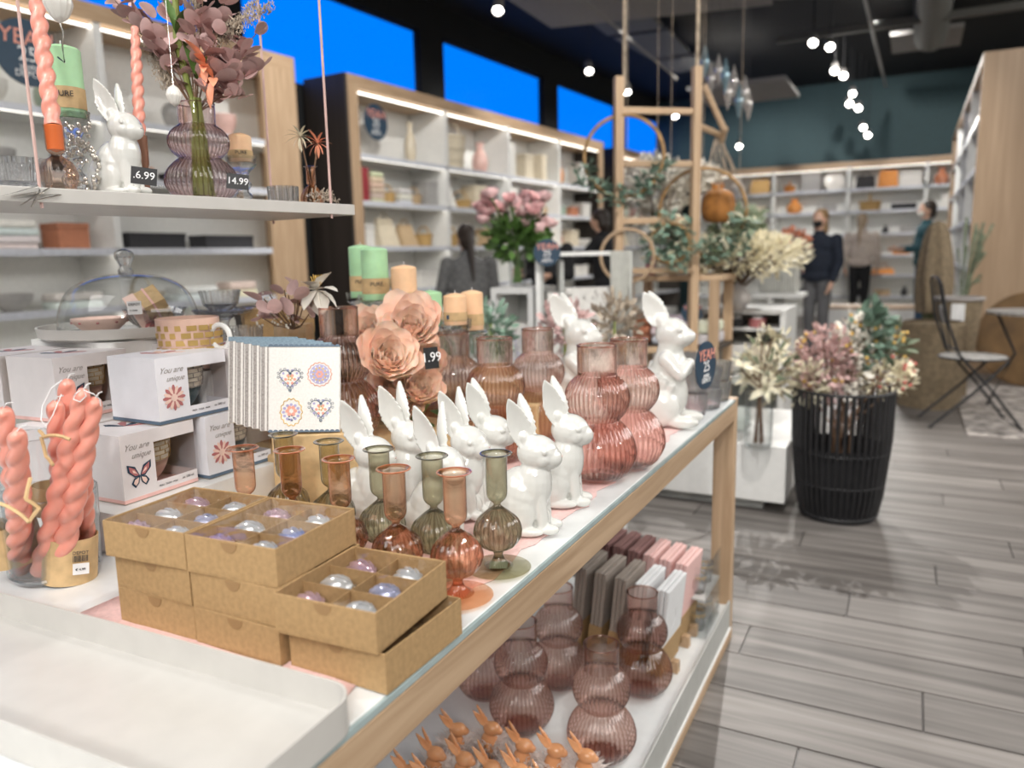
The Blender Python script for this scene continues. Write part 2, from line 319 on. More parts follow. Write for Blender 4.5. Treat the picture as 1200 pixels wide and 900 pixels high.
# ================================================================== THE ROOM
flo = struct(put('floor', None))
MB().box((-7, -5, -.06), (8, 17, -.006)).build('subfloor', mat('floor_base', (.11, .10, .095), .4), flo)
pb = MB().box((0, 0, -.01), (1.194, .182, 0)).mesh('plank', M['plank'], False)
row = 0; y = -.5
while y < 9.3:
    off = (row*.47) % 1.2
    x0, x1 = (-2.2, 2.4) if y < 5 else (-1.6, 1.6)
    if y > 6.5: x0, x1 = -1.0, 1.2
    x = x0 - off
    while x < x1:
        put('plank', pb, flo, (x, y, 0)); x += 1.2
    y += .188; row += 1
b = MB()
y = 9.3
while y < 15:
    b.box((-3, y, -.01), (3, y+.182, 0)); y += .188
stuff(b.build('plank_field', M['plank'], flo, False))
struct(MB().prism([(-6.25, -4.2), (8, -4.2), (8, 15.2), (-4.55, 15.2)], 4.0, 4.1).build('ceiling', M['ceil'], None, False))
struct(MB().box((-4.55, 15.05, 0), (8, 15.2, 4.0)).build('wall_back', M['teal']))
struct(MB().box((5.5, -5, 0), (5.7, 15.2, 4.0)).build('wall_right', M['cream']))
struct(MB().box((-7, -4.2, 0), (8, -4.0, 4.0)).build('wall_front', M['cream']))
# left wall runs slightly askew: local x into the room, local y along the wall
WA = math.radians(-3.86); WO = Vector((-4.589, 5.754, 0)); WT = Matrix.Translation(WO) @ RZ(WA)
wl = MB(); X0, X1 = -.60, -.53
wl.box((X0, -12, 0), (X1, 11.5, 2.75)); wl.box((X0, -12, 3.66), (X1, 11.5, 4.0))
wins = [(-9.9, -7.6), (-7.2, -4.2), (-3.8, -1.05), (-.65, 1.80), (2.25, 4.65), (5.10, 7.25), (7.65, 9.60)]
pe = -12
for a, c in wins: wl.box((X0, pe, 2.75), (X1, a, 3.66)); pe = c
wl.box((X0, pe, 2.75), (X1, 11.5, 3.66))
o = struct(wl.build('wall_left', M['ceil'], None, False)); o.matrix_world = WT
for i, (a, c) in enumerate(wins):
    o = struct(put('window_%d' % (i+1), None)); o.matrix_world = WT
    MB().box((-.585, a, 2.75), (-.580, c, 3.66)).build('pane', M['pane'], o, False)
    f = MB()
    for q in ((a, 2.75, a+.03, 3.66), (c-.03, 2.75, c, 3.66), (a+.03, 2.75, c-.03, 2.78), (a+.03, 3.63, c-.03, 3.66)): f.box((-.60, q[0], q[1]), (-.57, q[2], q[3]))
    f.build('window_frame', M['black'], o, False)
# ceiling panels, ducts and beams
def cpanel(n, a, c, z, m, lab):
    tag(MB().box((a[0], a[1], z), (c[0], c[1], z+.05)).build(n, m, None, False), lab, 'ceiling panel')
def cpoly(pts, z, m, lab):
    q = [ONZ(px, py, z) for px, py in pts]; tag(MB().prism([(v.x, v.y) for v in q][::-1], z, z+.05).build('ceiling_panel', m, None, False, fix=True), lab, 'ceiling panel')
cpoly([(590, -4), (646, 33), (905, 6), (900, -30), (560, -40)], 3.5, M['ceilgrey'], 'large pale grey ceiling raft nearest the viewer above the wooden ladder')
dimg = mat('dim_tile', (.14, .145, .145), .8)
for i, pts in enumerate((((694, 28), (712, 42), (778, 33), (758, 17)), ((718, 45), (762, 69), (808, 62), (782, 36)), ((766, 72), (792, 86), (838, 78), (812, 66)))):
    cpoly(pts, 3.8, dimg, ['nearest', 'middle', 'farthest'][i]+' of three dark grey ceiling tiles behind the ladder')
cpanel('ceiling_panel', (-2.9, 11.0), (-1.6, 12.4), 3.35, M['ceilgrey'], 'pale ceiling raft hanging low in front of the teal wall')
cpanel('ceiling_panel', (-.4, 11.2), (.4, 12.2), 3.75, M['ceilgrey'], 'small grey ceiling tile at the far end of the duct')
d = MB(); d.lathe([(.19, 0), (.19, 8.2)], 24, T(.05, 3.4, 3.78) @ RX(-PI/2), cap=True)
o = tag(d.build('round_duct', M['duct']), 'thick round air duct running back along the black ceiling', 'duct')
d = MB(); d.torus((0, 0, 0), .194, .008, 24, 6, T(.05, 6.0, 3.78) @ RX(PI/2)); d.torus((0, 0, 0), .194, .008, 24, 6, T(.05, 9.0, 3.78) @ RX(PI/2)); d.build('duct_seam', M['duct'], o)
tag(MB().box((-1.6, 10.2, 3.62), (1.4, 10.28, 3.7)).build('cable_tray', M['duct'], None, False), 'thin horizontal cable tray crossing under the ceiling near the back', 'cable tray')
tag(MB().lathe([(.01, 0), (.3, 0), (.32, .05), (.01, .06)], 24, T(-1.25, 8.6, 3.72)).build('ceiling_disc', M['ceilgrey']), 'oval grey speaker disc on the black ceiling', 'speaker')
# ------------------------------------------------------------------ tracks and spots
def fixture(p, tgt, label, power, size=60, grp=None):
    t = thing('track_spot', label, 'spotlight', p, 0, grp)
    q = (Vector(tgt)-Vector(p)).to_track_quat('-Z', 'Y').to_matrix().to_4x4()
    MB().tube([(0, 0, 0), (0, 0, 3.995-p[2])], .005, 6).build('bracket', M['blackmetal'], t)
    h = MB(); h.lathe([(.001, .09), (.045, .09), (.05, -.06), (.044, -.06), (.04, -.03), (.001, -.03)], 20, q); h.build('housing', M['track'], t)
    MB().lathe([(.001, -.045), (.04, -.045)], 20, q).build('lens', M['bulb'], t)
    if power: tune_spot(Vector(p) + Vector(q @ Vector((0, 0, -.075))), tgt, power, size, .04)
def track(a, c, label):
    a, c = Vector(a), Vector(c); tag(MB().tube([a, c], .018, 4).build('light_track', M['track']), label, 'light track')
WP = lambda s, x, z: WT @ Vector((x, s, z))
def TR(px, z): pass
track((-2.62, 2.6, 3.42), (-2.9, 10.5, 3.42), 'long lamp track parallel to the blue windows')
track((-1.9, 6.6, 3.42), (-.4, 6.5, 3.42), 'short lamp track crossing behind the wooden ladder')
track((-.62, 2.8, 3.55), (-.5, 13.4, 3.55), 'lamp track running back over the middle of the shop')
P = lambda px, py, z: ONZ(px, py, z)
L1 = [(584, 8, 'big glowing track spot at the top edge left of the grey ceiling raft'), (690, 80, 'glowing track spot above the third blue window'), (735, 105, 'glowing track spot beside the left ladder post'), (791, 134, 'glowing track spot framed between the ladder posts')]
for i, (px, py, lab) in enumerate(L1):
    p = P(px, py, 3.30); fixture(p, (p.x*.75+(.2 if i % 2 else -.1), p.y-2.0, .6), lab, 50)
L2 = [(953, 48), (972, 53), (978, 81), (988, 87), (999, 108), (995, 120), (1006, 125), (1011, 148), (1017, 157)]
for i, (px, py) in enumerate(L2):
    p = P(px, py, 3.42)
    if p.y > 13: p = AT(px, py, 11.5+.4*(i-6))
    fixture(p, (p.x*.4+(.3 if i % 2 else -.3), p.y-3.4, .9), ['nearest', 'second nearest', 'third nearest', 'fourth nearest', 'fifth nearest', 'sixth nearest', 'seventh nearest', 'second farthest', 'farthest'][i] + ' glowing spot on the middle ceiling track', 70 if i in (2, 3, 5, 7, 8) else 0, 75)
for px, py, lab in [(866, 170, 'lone glowing spot left of the hanging pale raft'), (1076, 155, 'glowing spot high on the teal wall near the oak cabinet'), (1104, 171, 'dim small spot beside the top of the oak cabinet')]:
    p = P(px, py, 3.2)
    if p.y > 13.5: p = AT(px, py, 13)
    fixture(p, (p.x*.6, p.y-3.5, .5), lab, 60 if px != 1104 else 0, 80)
for px, py in [(596, 35), (668, 72), (705, 68), (860, 100), (900, 150)]: pass
# ------------------------------------------------------------------ shelving cabinets
def cabinet(label, T0, length, ys, zs, depth=.45, top=2.8, trim=.11, panel='darkwood', wide=(0, 0), base=.12, name='wall_cabinet', lights=True):
    t = thing(name, label, 'cabinet'); t.matrix_world = T0
    MB().box((-depth, 0, base), (-depth+.015, length, top-.02)).build('back_panel', M['white'], t, False)
    MB().box((-depth, 0, top-trim), (.01, length, top)).build('top_trim', M['oak'], t, False)
    for k, yy in enumerate((0, length)):
        w_ = wide[k]
        MB().box((-depth, yy-(.03 if k == 0 else 0)-(0 if k else 0), 0), (.008, yy+(.03 if k else 0), top)).build('end_panel', M[panel], t, False)
        if w_: MB().box((-.02, yy if k == 0 else yy-w_, 0), (.012, yy+w_ if k == 0 else yy, top-trim)).build('front_trim', M['oakz'], t, False)
    MB().box((-depth+.015, .01, 0), (-.03, length-.01, base)).build('plinth', M['white'], t, False)
    for yy in ys: MB().box((-depth+.015, yy-.025, base), (0, yy+.025, top-trim)).build('upright', M['white'], t, False)
    for z in zs:
        MB().box((-depth+.015, .02, z-.022), (-.004, length-.02, z)).build('shelf', M['white'], t, False)
        MB().box((-.004, .02, z-.034), (0, length-.02, z+.012)).build('shelf_edge', mat('shelf_rail', (.66, .68, .74), .4) if z == zs[0] else bpy.data.materials['shelf_rail'], t, False)
    if lights:
        for z in list(zs)+[top-trim]:
            MB().box((-.05, .05, z-.030), (-.02, length-.05, z-.023)).build('light_strip', M['led'], t, False)
    return t
ZS = [2.11, 1.685, 1.263, .84, .45]
c2T = WT.copy()
cabinet('long white shelving with oak top trim and dark end under the blue windows', c2T, 5.5, [1.51, 2.80, 4.11], ZS, .5, wide=(.13, .12))
c1T = Matrix.Translation(WT @ Vector((0, -6.2, 0))) @ RZ(WA)
cabinet('white shelving with oak frame nearest at the left', c1T, 5.55, [1.4, 2.65, 3.9], [2.1, 1.72, 1.25, .87, .45], .45, wide=(0, .33), panel='oakz')
c3T = Matrix.Translation(WT @ Vector((0, 6.15, 0))) @ RZ(WA)
cabinet('white shelving beyond the dark gap behind the ladder', c3T, 2.9, [1.4], ZS, .45, wide=(.12, 0))
bT = Matrix.Translation((-3.6, 14.5, 0)) @ RZ(-PI/2)
cabinet('white lit shelving along the back wall with oak top trim', bT, 4.5, [1.35, 2.57, 3.74], [2.14, 1.77, 1.39, 1.03, .70, .34], .5, top=2.6, trim=.09, panel='white')
rT = Matrix.Translation((.46, 13.9, 0)) @ RZ(PI)
rc = cabinet('tall oak ended cabinet on the right with shelves facing left', rT, 5.75, [1.4, 2.8, 4.2], [2.3, 1.85, 1.4, .95, .5], .5, panel='bigoak', trim=.06, lights=False)
MB().box((-2.6, 5.72, 0), (-.5, 5.78, 2.8)).build('oak_panel', M['bigoak'], rc, False)
MB().box((-2.6, 5.6, .0), (-.5, 5.72, 2.79)).build('inner_panel', M['bigoak'], rc, False)
# ------------------------------------------------------------------ things on the wall shelves
SHM = {}
def cm(c, rough=.7):
    k = (round(c[0], 2), round(c[1], 2), round(c[2], 2), rough)
    if k not in SHM: SHM[k] = mat('stock_%d' % len(SHM), c, rough)
    return SHM[k]
def it_box(t, w, d, h, c):
    MB().box((-d/2, -w/2, 0), (d/2, w/2, h*.78)).build('carton', cm(c), t, False); MB().box((-d/2-.004, -w/2-.004, h*.78), (d/2+.004, w/2+.004, h)).build('lid', cm(tuple(x*.85 for x in c)), t, False)
def it_vase(t, w, d, h, c):
    MB().lathe(smoothprof([(w*.25, 0), (w*.48, h*.3), (w*.42, h*.6), (w*.2, h*.82), (w*.26, h)]), 20).build('body', cm(c, .3), t); MB().lathe([(w*.26, h), (w*.29, h+.008), (w*.22, h+.004)], 20).build('rim', cm(c, .3), t)
def it_bowl(t, w, d, h, c):
    MB().lathe(smoothprof([(w*.2, 0), (w*.22, h*.1), (w*.45, h*.6), (w*.5, h), (w*.46, h), (w*.2, h*.15), (.002, h*.12)]), 20).build('bowl', cm(c, .3), t)
def it_basket(t, w, d, h, c):
    MB().lathe([(w*.38, 0), (w*.5, h*.6), (w*.46, h*.6), (w*.34, .02), (.002, .02)], 16).build('basket', cm(c), t)
    b = MB()
    for k in range(3): b.torus((0, 0, h*(.15+.2*k)), w*(.42+.04*k), .008, 18, 5)
    b.build('rim', cm(tuple(x*.8 for x in c)), t)
    MB().torus((0, 0, 0), w*.38, .01, 16, 5, T(0, 0, h*.6) @ RX(PI/2), 0, PI).build('handle', cm(tuple(x*.8 for x in c)), t)
def it_plate(t, w, d, h, c):
    X = T(-d*.2, 0, w/2+.003) @ RY(PI/2-.18)
    MB().lathe([(.002, .01), (w*.36, .01), (w*.5, .028), (w*.5, .02), (w*.36, 0), (.002, 0)], 28, X).build('plate', cm(c, .25), t)
    MB().torus((0, 0, .012), w*.36, .004, 28, 5, X).build('rim', cm(tuple(x*.75 for x in c)), t)
def it_stack(t, w, d, h, c):
    n = max(2, int(h/.045))
    for k in range(n):
        j = 1-.1*random.random(); cc = tuple(min(1, x*ri(.85, 1.1)) for x in c)
        MB().box((-d/2*j, -w/2*j, k*h/n), (d/2*j, w/2*j, (k+.9)*h/n)).build('folded_cloth', cm(cc), t, False, bevel=.012)
def it_books(t, w, d, h, c):
    MB().box((-d/2, -w/2, 0), (d/2, w/2, h)).build('cover', cm(c), t, False); MB().box((-d/2+.004, -w/2+.004, h), (d/2-.004, w/2-.004, h+.002)).build('pages', cm((.75, .72, .65)), t, False)
def it_bag(t, w, d, h, c):
    MB().add([(-d/2, -w/2, 0), (d/2, -w/2, 0), (d/2, w/2, 0), (-d/2, w/2, 0), (-.01, -w*.42, h*.8), (.01, -w*.42, h*.8), (.01, w*.42, h*.8), (-.01, w*.42, h*.8)], [(0,3,2,1),(4,5,6,7),(0,1,5,4),(1,2,6,5),(2,3,7,6),(3,0,4,7)]).build('bag_body', cm(c), t, False)
    MB().torus((0, 0, 0), w*.22, .008, 14, 5, T(0, 0, h*.78) @ RZ(PI/2) @ RX(PI/2), 0, PI).build('handle', cm(tuple(x*.6 for x in c)), t)
KIND = dict(box=(it_box, 'lidded box', 'box', 'storage_box'), vase=(it_vase, 'rounded vase', 'vase', 'vase'), bowl=(it_bowl, 'open bowl', 'bowl', 'bowl'), basket=(it_basket, 'handled basket', 'basket', 'basket'), plate=(it_plate, 'upright round plate', 'plate', 'display_plate'),
            stack=(it_stack, 'stack of folded cloth', 'textiles', 'folded_textiles'), book=(it_books, 'upright book', 'book', 'book'), bag=(it_bag, 'fabric bag', 'bag', 'handbag'))
CN = [('white', (.78, .76, .72)), ('cream', (.68, .60, .46)), ('sand', (.55, .40, .24)), ('blush', (.72, .47, .42)), ('grey', (.38, .37, .36)), ('black', (.03, .03, .035)), ('terracotta', (.50, .20, .11)), ('straw', (.58, .38, .15)), ('sage', (.33, .40, .32)), ('denim blue', (.14, .20, .32)), ('plum', (.35, .10, .16)), ('dark red', (.30, .03, .04)), ('orange', (.72, .30, .08))]
CD = dict(CN); used = {}
def stock(TT, y, z, kind, colour, w, h, where, d=.2, x=-.2, rz=0):
    f, phrase, cat, nm = KIND[kind]
    lab = '%s %s %s' % (colour, phrase, where)
    used[lab] = used.get(lab, 0)+1
    if used[lab] > 1: lab = '%s %s, farther one, %s' % (colour, phrase, where) if used[lab] == 2 else '%s %s the farthest, %s' % (colour, phrase, where)
    t = thing(nm, lab, cat, TT @ Vector((x, y, z)), math.atan2(TT[1][0], TT[0][0])+rz)
    f(t, w, d, h, CD[colour]); return t
O5 = ['top', 'second', 'third', 'fourth', 'fifth', 'sixth', 'lowest']
def fillrow(TT, z, y0, y1, items, where):
    n = len(items); span = (y1-y0)/n
    for k, (kind, colour, w, h) in enumerate(items):
        stock(TT, y0+(k+.5)*span, z+.001, kind, colour, min(w*(1.25 if kind not in ('plate', 'basket') else 1), span*.92, .36 if kind in ('plate', 'basket') else 9), min(h*1.1, .36) if h < .4 and kind != 'basket' else h, where)
# cabinet under the windows: bays .15-1.49, 1.53-2.78, 2.82-4.09, 4.13-5.4
B2 = [(.17, 1.46), (1.55, 2.75), (2.85, 4.06), (4.16, 5.35)]
rows2 = {2.11: [[('plate', 'white', .52, .5), ('vase', 'cream', .1, .42)], [('basket', 'cream', .42, .62), ('vase', 'blush', .16, .36)], [('book', 'white', .1, .42), ('box', 'cream', .16, .3), ('book', 'cream', .1, .36)], [('vase', 'orange', .12, .3), ('box', 'white', .2, .34)]],
 1.685: [[('book', 'dark red', .11, .30), ('stack', 'cream', .26, .28), ('basket', 'straw', .26, .2), ('stack', 'white', .24, .16), ('basket', 'sand', .2, .2), ('box', 'grey', .14, .25)], [('bag', 'white', .2, .3), ('basket', 'straw', .3, .18), ('box', 'cream', .2, .26), ('book', 'black', .09, .27)], [('box', 'white', .22, .28), ('box', 'grey', .18, .24), ('vase', 'plum', .17, .27), ('basket', 'straw', .2, .16)], [('stack', 'sage', .26, .14), ('box', 'terracotta', .2, .13), ('box', 'white', .2, .2)]],
 1.263: [[('box', 'white', .1, .2), ('bag', 'cream', .22, .34), ('bag', 'sand', .2, .27), ('basket', 'straw', .2, .24)], [('basket', 'straw', .26, .24), ('basket', 'cream', .26, .22), ('box', 'sand', .2, .2)], [('bowl', 'orange', .24, .12), ('vase', 'white', .15, .28), ('bag', 'sand', .22, .24)], [('vase', 'coral' if False else 'terracotta', .16, .24), ('box', 'cream', .2, .22), ('bowl', 'white', .24, .1)]],
 .84: [[('stack', 'cream', .34, .12), ('bowl', 'sand', .24, .1), ('box', 'white', .24, .16)], [('bowl', 'terracotta', .3, .13), ('stack', 'white', .3, .16)], [('box', 'terracotta', .3, .14), ('stack', 'grey', .3, .14)], [('stack', 'cream', .3, .14), ('box', 'white', .22, .15)]]}
BN = ['first bay', 'second bay', 'third bay', 'fourth bay']
for i, z in enumerate([2.11, 1.685, 1.263, .84]):
    for k, its in enumerate(rows2[z]): fillrow(c2T, z, *B2[k], its, 'on the %s shelf, %s under the windows' % (O5[i], BN[k]))
B1 = [(1.45, 2.6), (2.7, 3.85), (3.95, 5.2)]
rows1 = {2.1: [[('vase', 'sand', .3, .5), ('box', 'cream', .2, .3)], [('vase', 'terracotta', .3, .46), ('bowl', 'white', .2, .14), ('vase', 'sage', .15, .26)], [('vase', 'white', .14, .2), ('plate', 'grey', .22, .2), ('bowl', 'blush', .16, .16)]],
 1.72: [[('bowl', 'black', .16, .12), ('bowl', 'black', .16, .12), ('vase', 'black', .14, .14)], [('vase', 'black', .12, .16), ('bowl', 'grey', .2, .12), ('vase', 'black', .12, .12)], [('stack', 'terracotta', .22, .1), ('box', 'black', .2, .08), ('stack', 'grey', .2, .08)]],
 1.25: [[('stack', 'blush', .3, .2), ('stack', 'cream', .3, .24)], [('stack', 'grey', .3, .2), ('stack', 'white', .3, .17), ('box', 'terracotta', .16, .16)], [('box', 'black', .36, .11), ('box', 'black', .36, .1)]],
 .87: [[('bowl', 'blush', .2, .09), ('stack', 'cream', .26, .12)], [('bowl', 'blush', .2, .1), ('bowl', 'grey', .2, .1), ('stack', 'white', .3, .1)], [('basket', 'cream', .3, .14), ('stack', 'white', .3, .1), ('stack', 'cream', .22, .12)]]}
for i, z in enumerate([2.1, 1.72, 1.25, .87]):
    for k, its in enumerate(rows1[z]): fillrow(c1T, z, *B1[k], its, 'on the %s shelf, %s of nearest left shelving' % (O5[i], BN[k]))
for i, z in enumerate([2.11, 1.685, 1.263]):
    its = [[('vase', 'white', .3, .5), ('box', 'grey', .35, .36)], [('stack', 'white', .3, .2), ('box', 'blush', .3, .2)], [('bag', 'cream', .3, .3), ('box', 'white', .3, .2)]][i]
    fillrow(c3T, z, .2, 1.3, its, 'on the %s shelf beyond the dark gap' % O5[i])
BB = [(.1, 1.3), (1.42, 2.5), (2.65, 3.68), (3.8, 4.4)]
rowsb = {2.14: [[('bowl', 'orange', .25, .2), ('vase', 'white', .2, .28), ('bag', 'straw', .3, .3)], [('basket', 'orange', .2, .22), ('box', 'grey', .25, .3), ('plate', 'white', .34, .3)], [('bag', 'black', .34, .26), ('bag', 'orange', .28, .34), ('box', 'white', .3, .22)], [('vase', 'terracotta', .18, .24), ('box', 'denim blue', .14, .26)]],
 1.77: [[('stack', 'white', .3, .15), ('box', 'cream', .3, .16)], [('vase', 'orange', .22, .24), ('box', 'grey', .24, .12)], [('basket', 'straw', .4, .28), ('box', 'black', .3, .1)], [('box', 'white', .2, .2)]],
 1.39: [[('bowl', 'white', .3, .1), ('box', 'blush', .25, .1)], [('box', 'white', .3, .14)], [('vase', 'grey', .12, .14), ('vase', 'black', .1, .12), ('box', 'grey', .2, .1)], [('box', 'cream', .2, .15)]],
 1.03: [[('box', 'black', .4, .06), ('bowl', 'sand', .2, .1)], [('bowl', 'sage', .3, .1), ('box', 'white', .3, .1)], [('box', 'straw', .3, .1), ('box', 'orange', .2, .08)], [('box', 'sand', .2, .12)]],
 .70: [[('box', 'grey', .3, .1)], [('bowl', 'blush', .3, .1)], [('bag', 'orange', .3, .12)], [('box', 'white', .2, .12)]],
 .34: [[('box', 'grey', .3, .12)], [('box', 'black', .3, .12)], [('box', 'black', .12, .12), ('box', 'sand', .2, .1), ('vase', 'black', .1, .14)], [('box', 'black', .2, .1)]]}
for i, z in enumerate([2.14, 1.77, 1.39, 1.03, .70, .34]):
    for k, its in enumerate(rowsb[z]): fillrow(bT, z, *BB[k], its, 'on the %s shelf, %s, at the back wall' % (O5[i], BN[k]))
for i, z in enumerate([2.3, 1.85, 1.4]):
    for k, (a, c) in enumerate([(1.5, 2.7), (2.9, 4.1), (4.3, 5.6)]):
        fillrow(rT, z, a, c, [('box', ['grey', 'denim blue', 'white'][k], .2, .3), ('vase', ['white', 'black', 'grey'][i], .15, .28)], 'on the %s shelf of the right cabinet, %s' % (O5[i], ['far bay', 'middle bay', 'near bay'][k]))
# ------------------------------------------------------------------ round anniversary signs
def sign(p, r, head, label, tilt=0, name='round_sign', squash=1):
    t = thing(name, label, 'sign', p, 0, rot=(tilt, 0, head+PI/2)); t.scale = (squash, 1, 1)
    MB().lathe([(.001, -.002), (r, -.002), (r, .002), (.001, .002)], 40, RX(PI/2)).build('board', M['navy'], t, ang=20)
    y = -.0026-.0004
    text('YEAH', r*.66, M['coral'], t, (0, y, r*.42), shear=.1); text('25', r*.62, M['chalk'], t, (0, y, -r*.06)); text('JAHRE', r*.2, M['chalk'], t, (0, y, -r*.44)); text('DEPOT', r*.28, M['chalk'], t, (0, y, -r*.64))
    return t
s1 = sign(c2T @ Vector((-.02, .40, 2.43)), .165, WA, 'round navy anniversary sign at the left end of the top shelf under the windows')
s2 = sign(AT(32, 62, 3.45), .145, WA, 'round navy anniversary sign behind the leftmost twisted candle')
# ================================================================== THE DISPLAY TABLE
TZ = .73; XR = -.43; YE = 2.26; XL = -1.62; Y0 = .02; SZ = .10
tb = thing('display_table', 'long oak framed display table with white top and lower shelf', 'table', (XR, YE, 0))
def tbox(n, a, c, m, bev=.0015):
    return MB().box((a[0]-XR, a[1]-YE, a[2]), (c[0]-XR, c[1]-YE, c[2])).build(n, m, tb, False, bevel=bev)
tbox('tabletop', (XL+.03, Y0, TZ-.012), (XR-.004, YE-.03, TZ), M['tablewhite'])
tbox('glass_edge', (XR-.004, Y0, TZ-.010), (XR, YE-.03, TZ-.0005), mat('glass_edge', (.35, .43, .43), .15))
tbox('rail', (XR-.035, Y0, TZ-.060), (XR, YE-.04, TZ-.0105), M['oak']); tbox('rail', (XL, Y0, TZ-.060), (XL+.03, YE-.04, TZ-.002), M['oak'])
tbox('rail', (XL+.03, YE-.03, TZ-.060), (XR-.035, YE, TZ+.001), M['oakx'])
for x0, x1 in ((XR-.06, XR), (XL, XL+.06)): tbox('leg', (x0, YE-.04, 0), (x1, YE, TZ+.001), M['oakz'])
for x0, x1 in ((XR-.06, XR), (XL, XL+.06)): tbox('leg', (x0, Y0, 0), (x1, Y0+.04, TZ-.06), M['oakz'])
tbox('lower_shelf', (XL+.03, Y0+.04, SZ-.02), (XR-.006, YE-.04, SZ), M['tablewhite'])
tbox('side_panel', (XR-.004, Y0+.04, .03), (XR+.002, YE-.045, SZ+.018), M['greypanel']); tbox('panel_bead', (XR-.002, Y0+.04, .026), (XR+.006, YE-.045, .034), M['white'])
tbox('bottom_rail', (XR-.035, Y0+.04, 0), (XR+.008, YE-.04, .026), M['oak'])
# the pink runner: a softly creased cloth
b = MB(); nx, ny = 14, 60; cx0, cx1, cy0, cy1 = -.88, -.472, .50, 2.16; vs = []; fs = []
for j in range(ny+1):
    for i in range(nx+1):
        x = cx0+(cx1-cx0)*i/nx; y = cy0+(cy1-cy0)*j/ny
        if i == nx: x += .006*math.sin(j*1.1)+.004*math.sin(j*2.7)
        vs.append((x, y, TZ+.0022+.0012*abs(math.sin(j*.8+i*.5)*math.sin(i*1.1))))
for j in range(ny):
    for i in range(nx): k = j*(nx+1)+i; fs.append((k, k+1, k+nx+2, k+nx+1))
b.add(vs, fs); o = b.build('table_runner', M['pinkcloth'], None); tag(o, 'creased pink cloth runner lying along the right side of the white tabletop', 'runner')
k = o.modifiers.new('solid', 'SOLIDIFY'); k.thickness = .0018; k.offset = -1
# ------------------------------------------------------------------ tray
def rrect(hx, hy, r, n=8):
    return [(sx*(hx-r)+r*math.cos(a), sy*(hy-r)+r*math.sin(a)) for sx, sy, a0 in ((1, 1, 0), (-1, 1, PI/2), (-1, -1, PI), (1, -1, 1.5*PI)) for a in [a0+PI/2*k/n for k in range(n+1)]]
tr = thing('serving_tray', 'large empty off white rounded metal tray at the near end of the table', 'tray', (-.758, .413, TZ+.001), math.radians(2))
def walled(hx, hy, r, z0, z1, th, mat_, par, nb='tray_base', nw='tray_rim'):
    MB().prism(rrect(hx-th*.5, hy-th*.5, r), z0, z0+.003).build(nb, mat_, par, ang=25)
    A = rrect(hx, hy, r); B_ = rrect(hx-th, hy-th, r-th); n = len(A)
    vs = [(x, y, z0) for x, y in A]+[(x, y, z1) for x, y in A]+[(x, y, z1) for x, y in B_]+[(x, y, z0+.002) for x, y in B_]; fs = []
    for q in range(3):
        for i in range(n): j = (i+1) % n; fs.append((q*n+i, q*n+j, (q+1)*n+j, (q+1)*n+i))
    MB().add(vs, fs).build(nw, mat_, par, ang=40)
walled(.335, .083, .030, 0, .034, .0022, M['offwhite'], tr)
# ------------------------------------------------------------------ kraft boxes of glass eggs
def rib_egg(t, z, r): return r*(1+.05*math.cos(14*t))
eggmesh = {k: MB().lathe([(.0005, -.024), (.010, -.0215), (.0172, -.014), (.0205, -.003), (.0195, .008), (.014, .018), (.006, .0235), (.0005, .025)], 42, None, rib_egg).mesh('glass_egg', M[k]) for k in ('eggp', 'eggw', 'eggb')}
capmesh = MB().cyl((0, 0, .0245), .004, .006, 10).torus((0, 0, .034), .004, .0007, 12, 5, T(0, 0, .034) @ RX(PI/2) @ T(0, 0, -.034)).mesh('egg_cap', M['silver'])
def eggbox(p, rz, label, W=.125, Dp=.138, H=.0425, full=True, where=''):
    t = thing('egg_box', label, 'box', p, rz, 'kraft boxes of glass egg ornaments'); th = .0016
    MB().box((-W, 0, 0), (0, Dp, th)).build('box_floor', M['kraft'], t, False)
    for n, a, c in (('side_wall', (-W, 0, th), (0, th, H)), ('side_wall', (-W, Dp-th, th), (0, Dp, H)), ('side_wall', (-W, th, th), (-W+th, Dp-th, H)), ('side_wall', (-th, th, th), (0, Dp-th, H))):
        MB().box(a, c).build(n, M['kraft'], t, False, bevel=.0005)
    MB().prism([(.011*math.cos(a), .011*math.sin(a)) for a in [PI+PI*k/14 for k in range(15)]], 0, .0004, T(-W/2, -.0002, H-.002) @ RX(PI/2)).build('closing_tab', M['kraftd'], t)
    if full:
        for k in (1, 2): MB().box((-W+th, Dp*k/3-.0006, th), (-th, Dp*k/3+.0006, H-.006)).build('divider', M['kraft'], t, False)
        MB().box((-W/2-.0006, th, th), (-W/2+.0006, Dp-th, H-.0065)).build('divider', M['kraft'], t, False)
    f = MB(); nx, ny = 6, 6; vs = []; fs = []
    for j in range(ny+1):
        for i in range(nx+1): vs.append((-W+th+(W-2*th)*i/nx, th+(Dp-2*th)*j/ny, H-.0012+ri(-.0006, .0004)))
    for j in range(ny):
        for i in range(nx): q = j*(nx+1)+i; fs.append((q, q+1, q+nx+2, q+nx+1))
    f.add(vs, fs).build('window_film', M['film'], t)
    if full:
        k = 0
        for i in range(2):
            for j in range(3):
                kk = ('eggp', 'eggw', 'eggb')[(0, 1, 0, 1, 2, 1)[k]]; X = T(-W*(.75-.5*i)-.004, Dp*(j+.5)/3-.002, th+.0185)
                l = ('pearly mauve', 'pearly white', 'iridescent blue')[(0, 1, 0, 1, 2, 1)[k]]
                wp = Matrix.Translation(p) @ RZ(rz) @ X
                e = thing('egg_ornament', '%s ribbed glass egg, %s, %s' % (l, ('near left cell', 'middle left cell', 'far left cell', 'near right cell', 'middle right cell', 'far right cell')[k], where), 'ornament', wp.translation, 0, 'glass eggs in kraft boxes', rot=(ri(1.2, 1.5), 0, PI/2+ri(-.3, .3)), scale=.86)
                put('glass_egg', eggmesh[kk], e); put('egg_cap', capmesh, e); k += 1
    return t
H = .0428
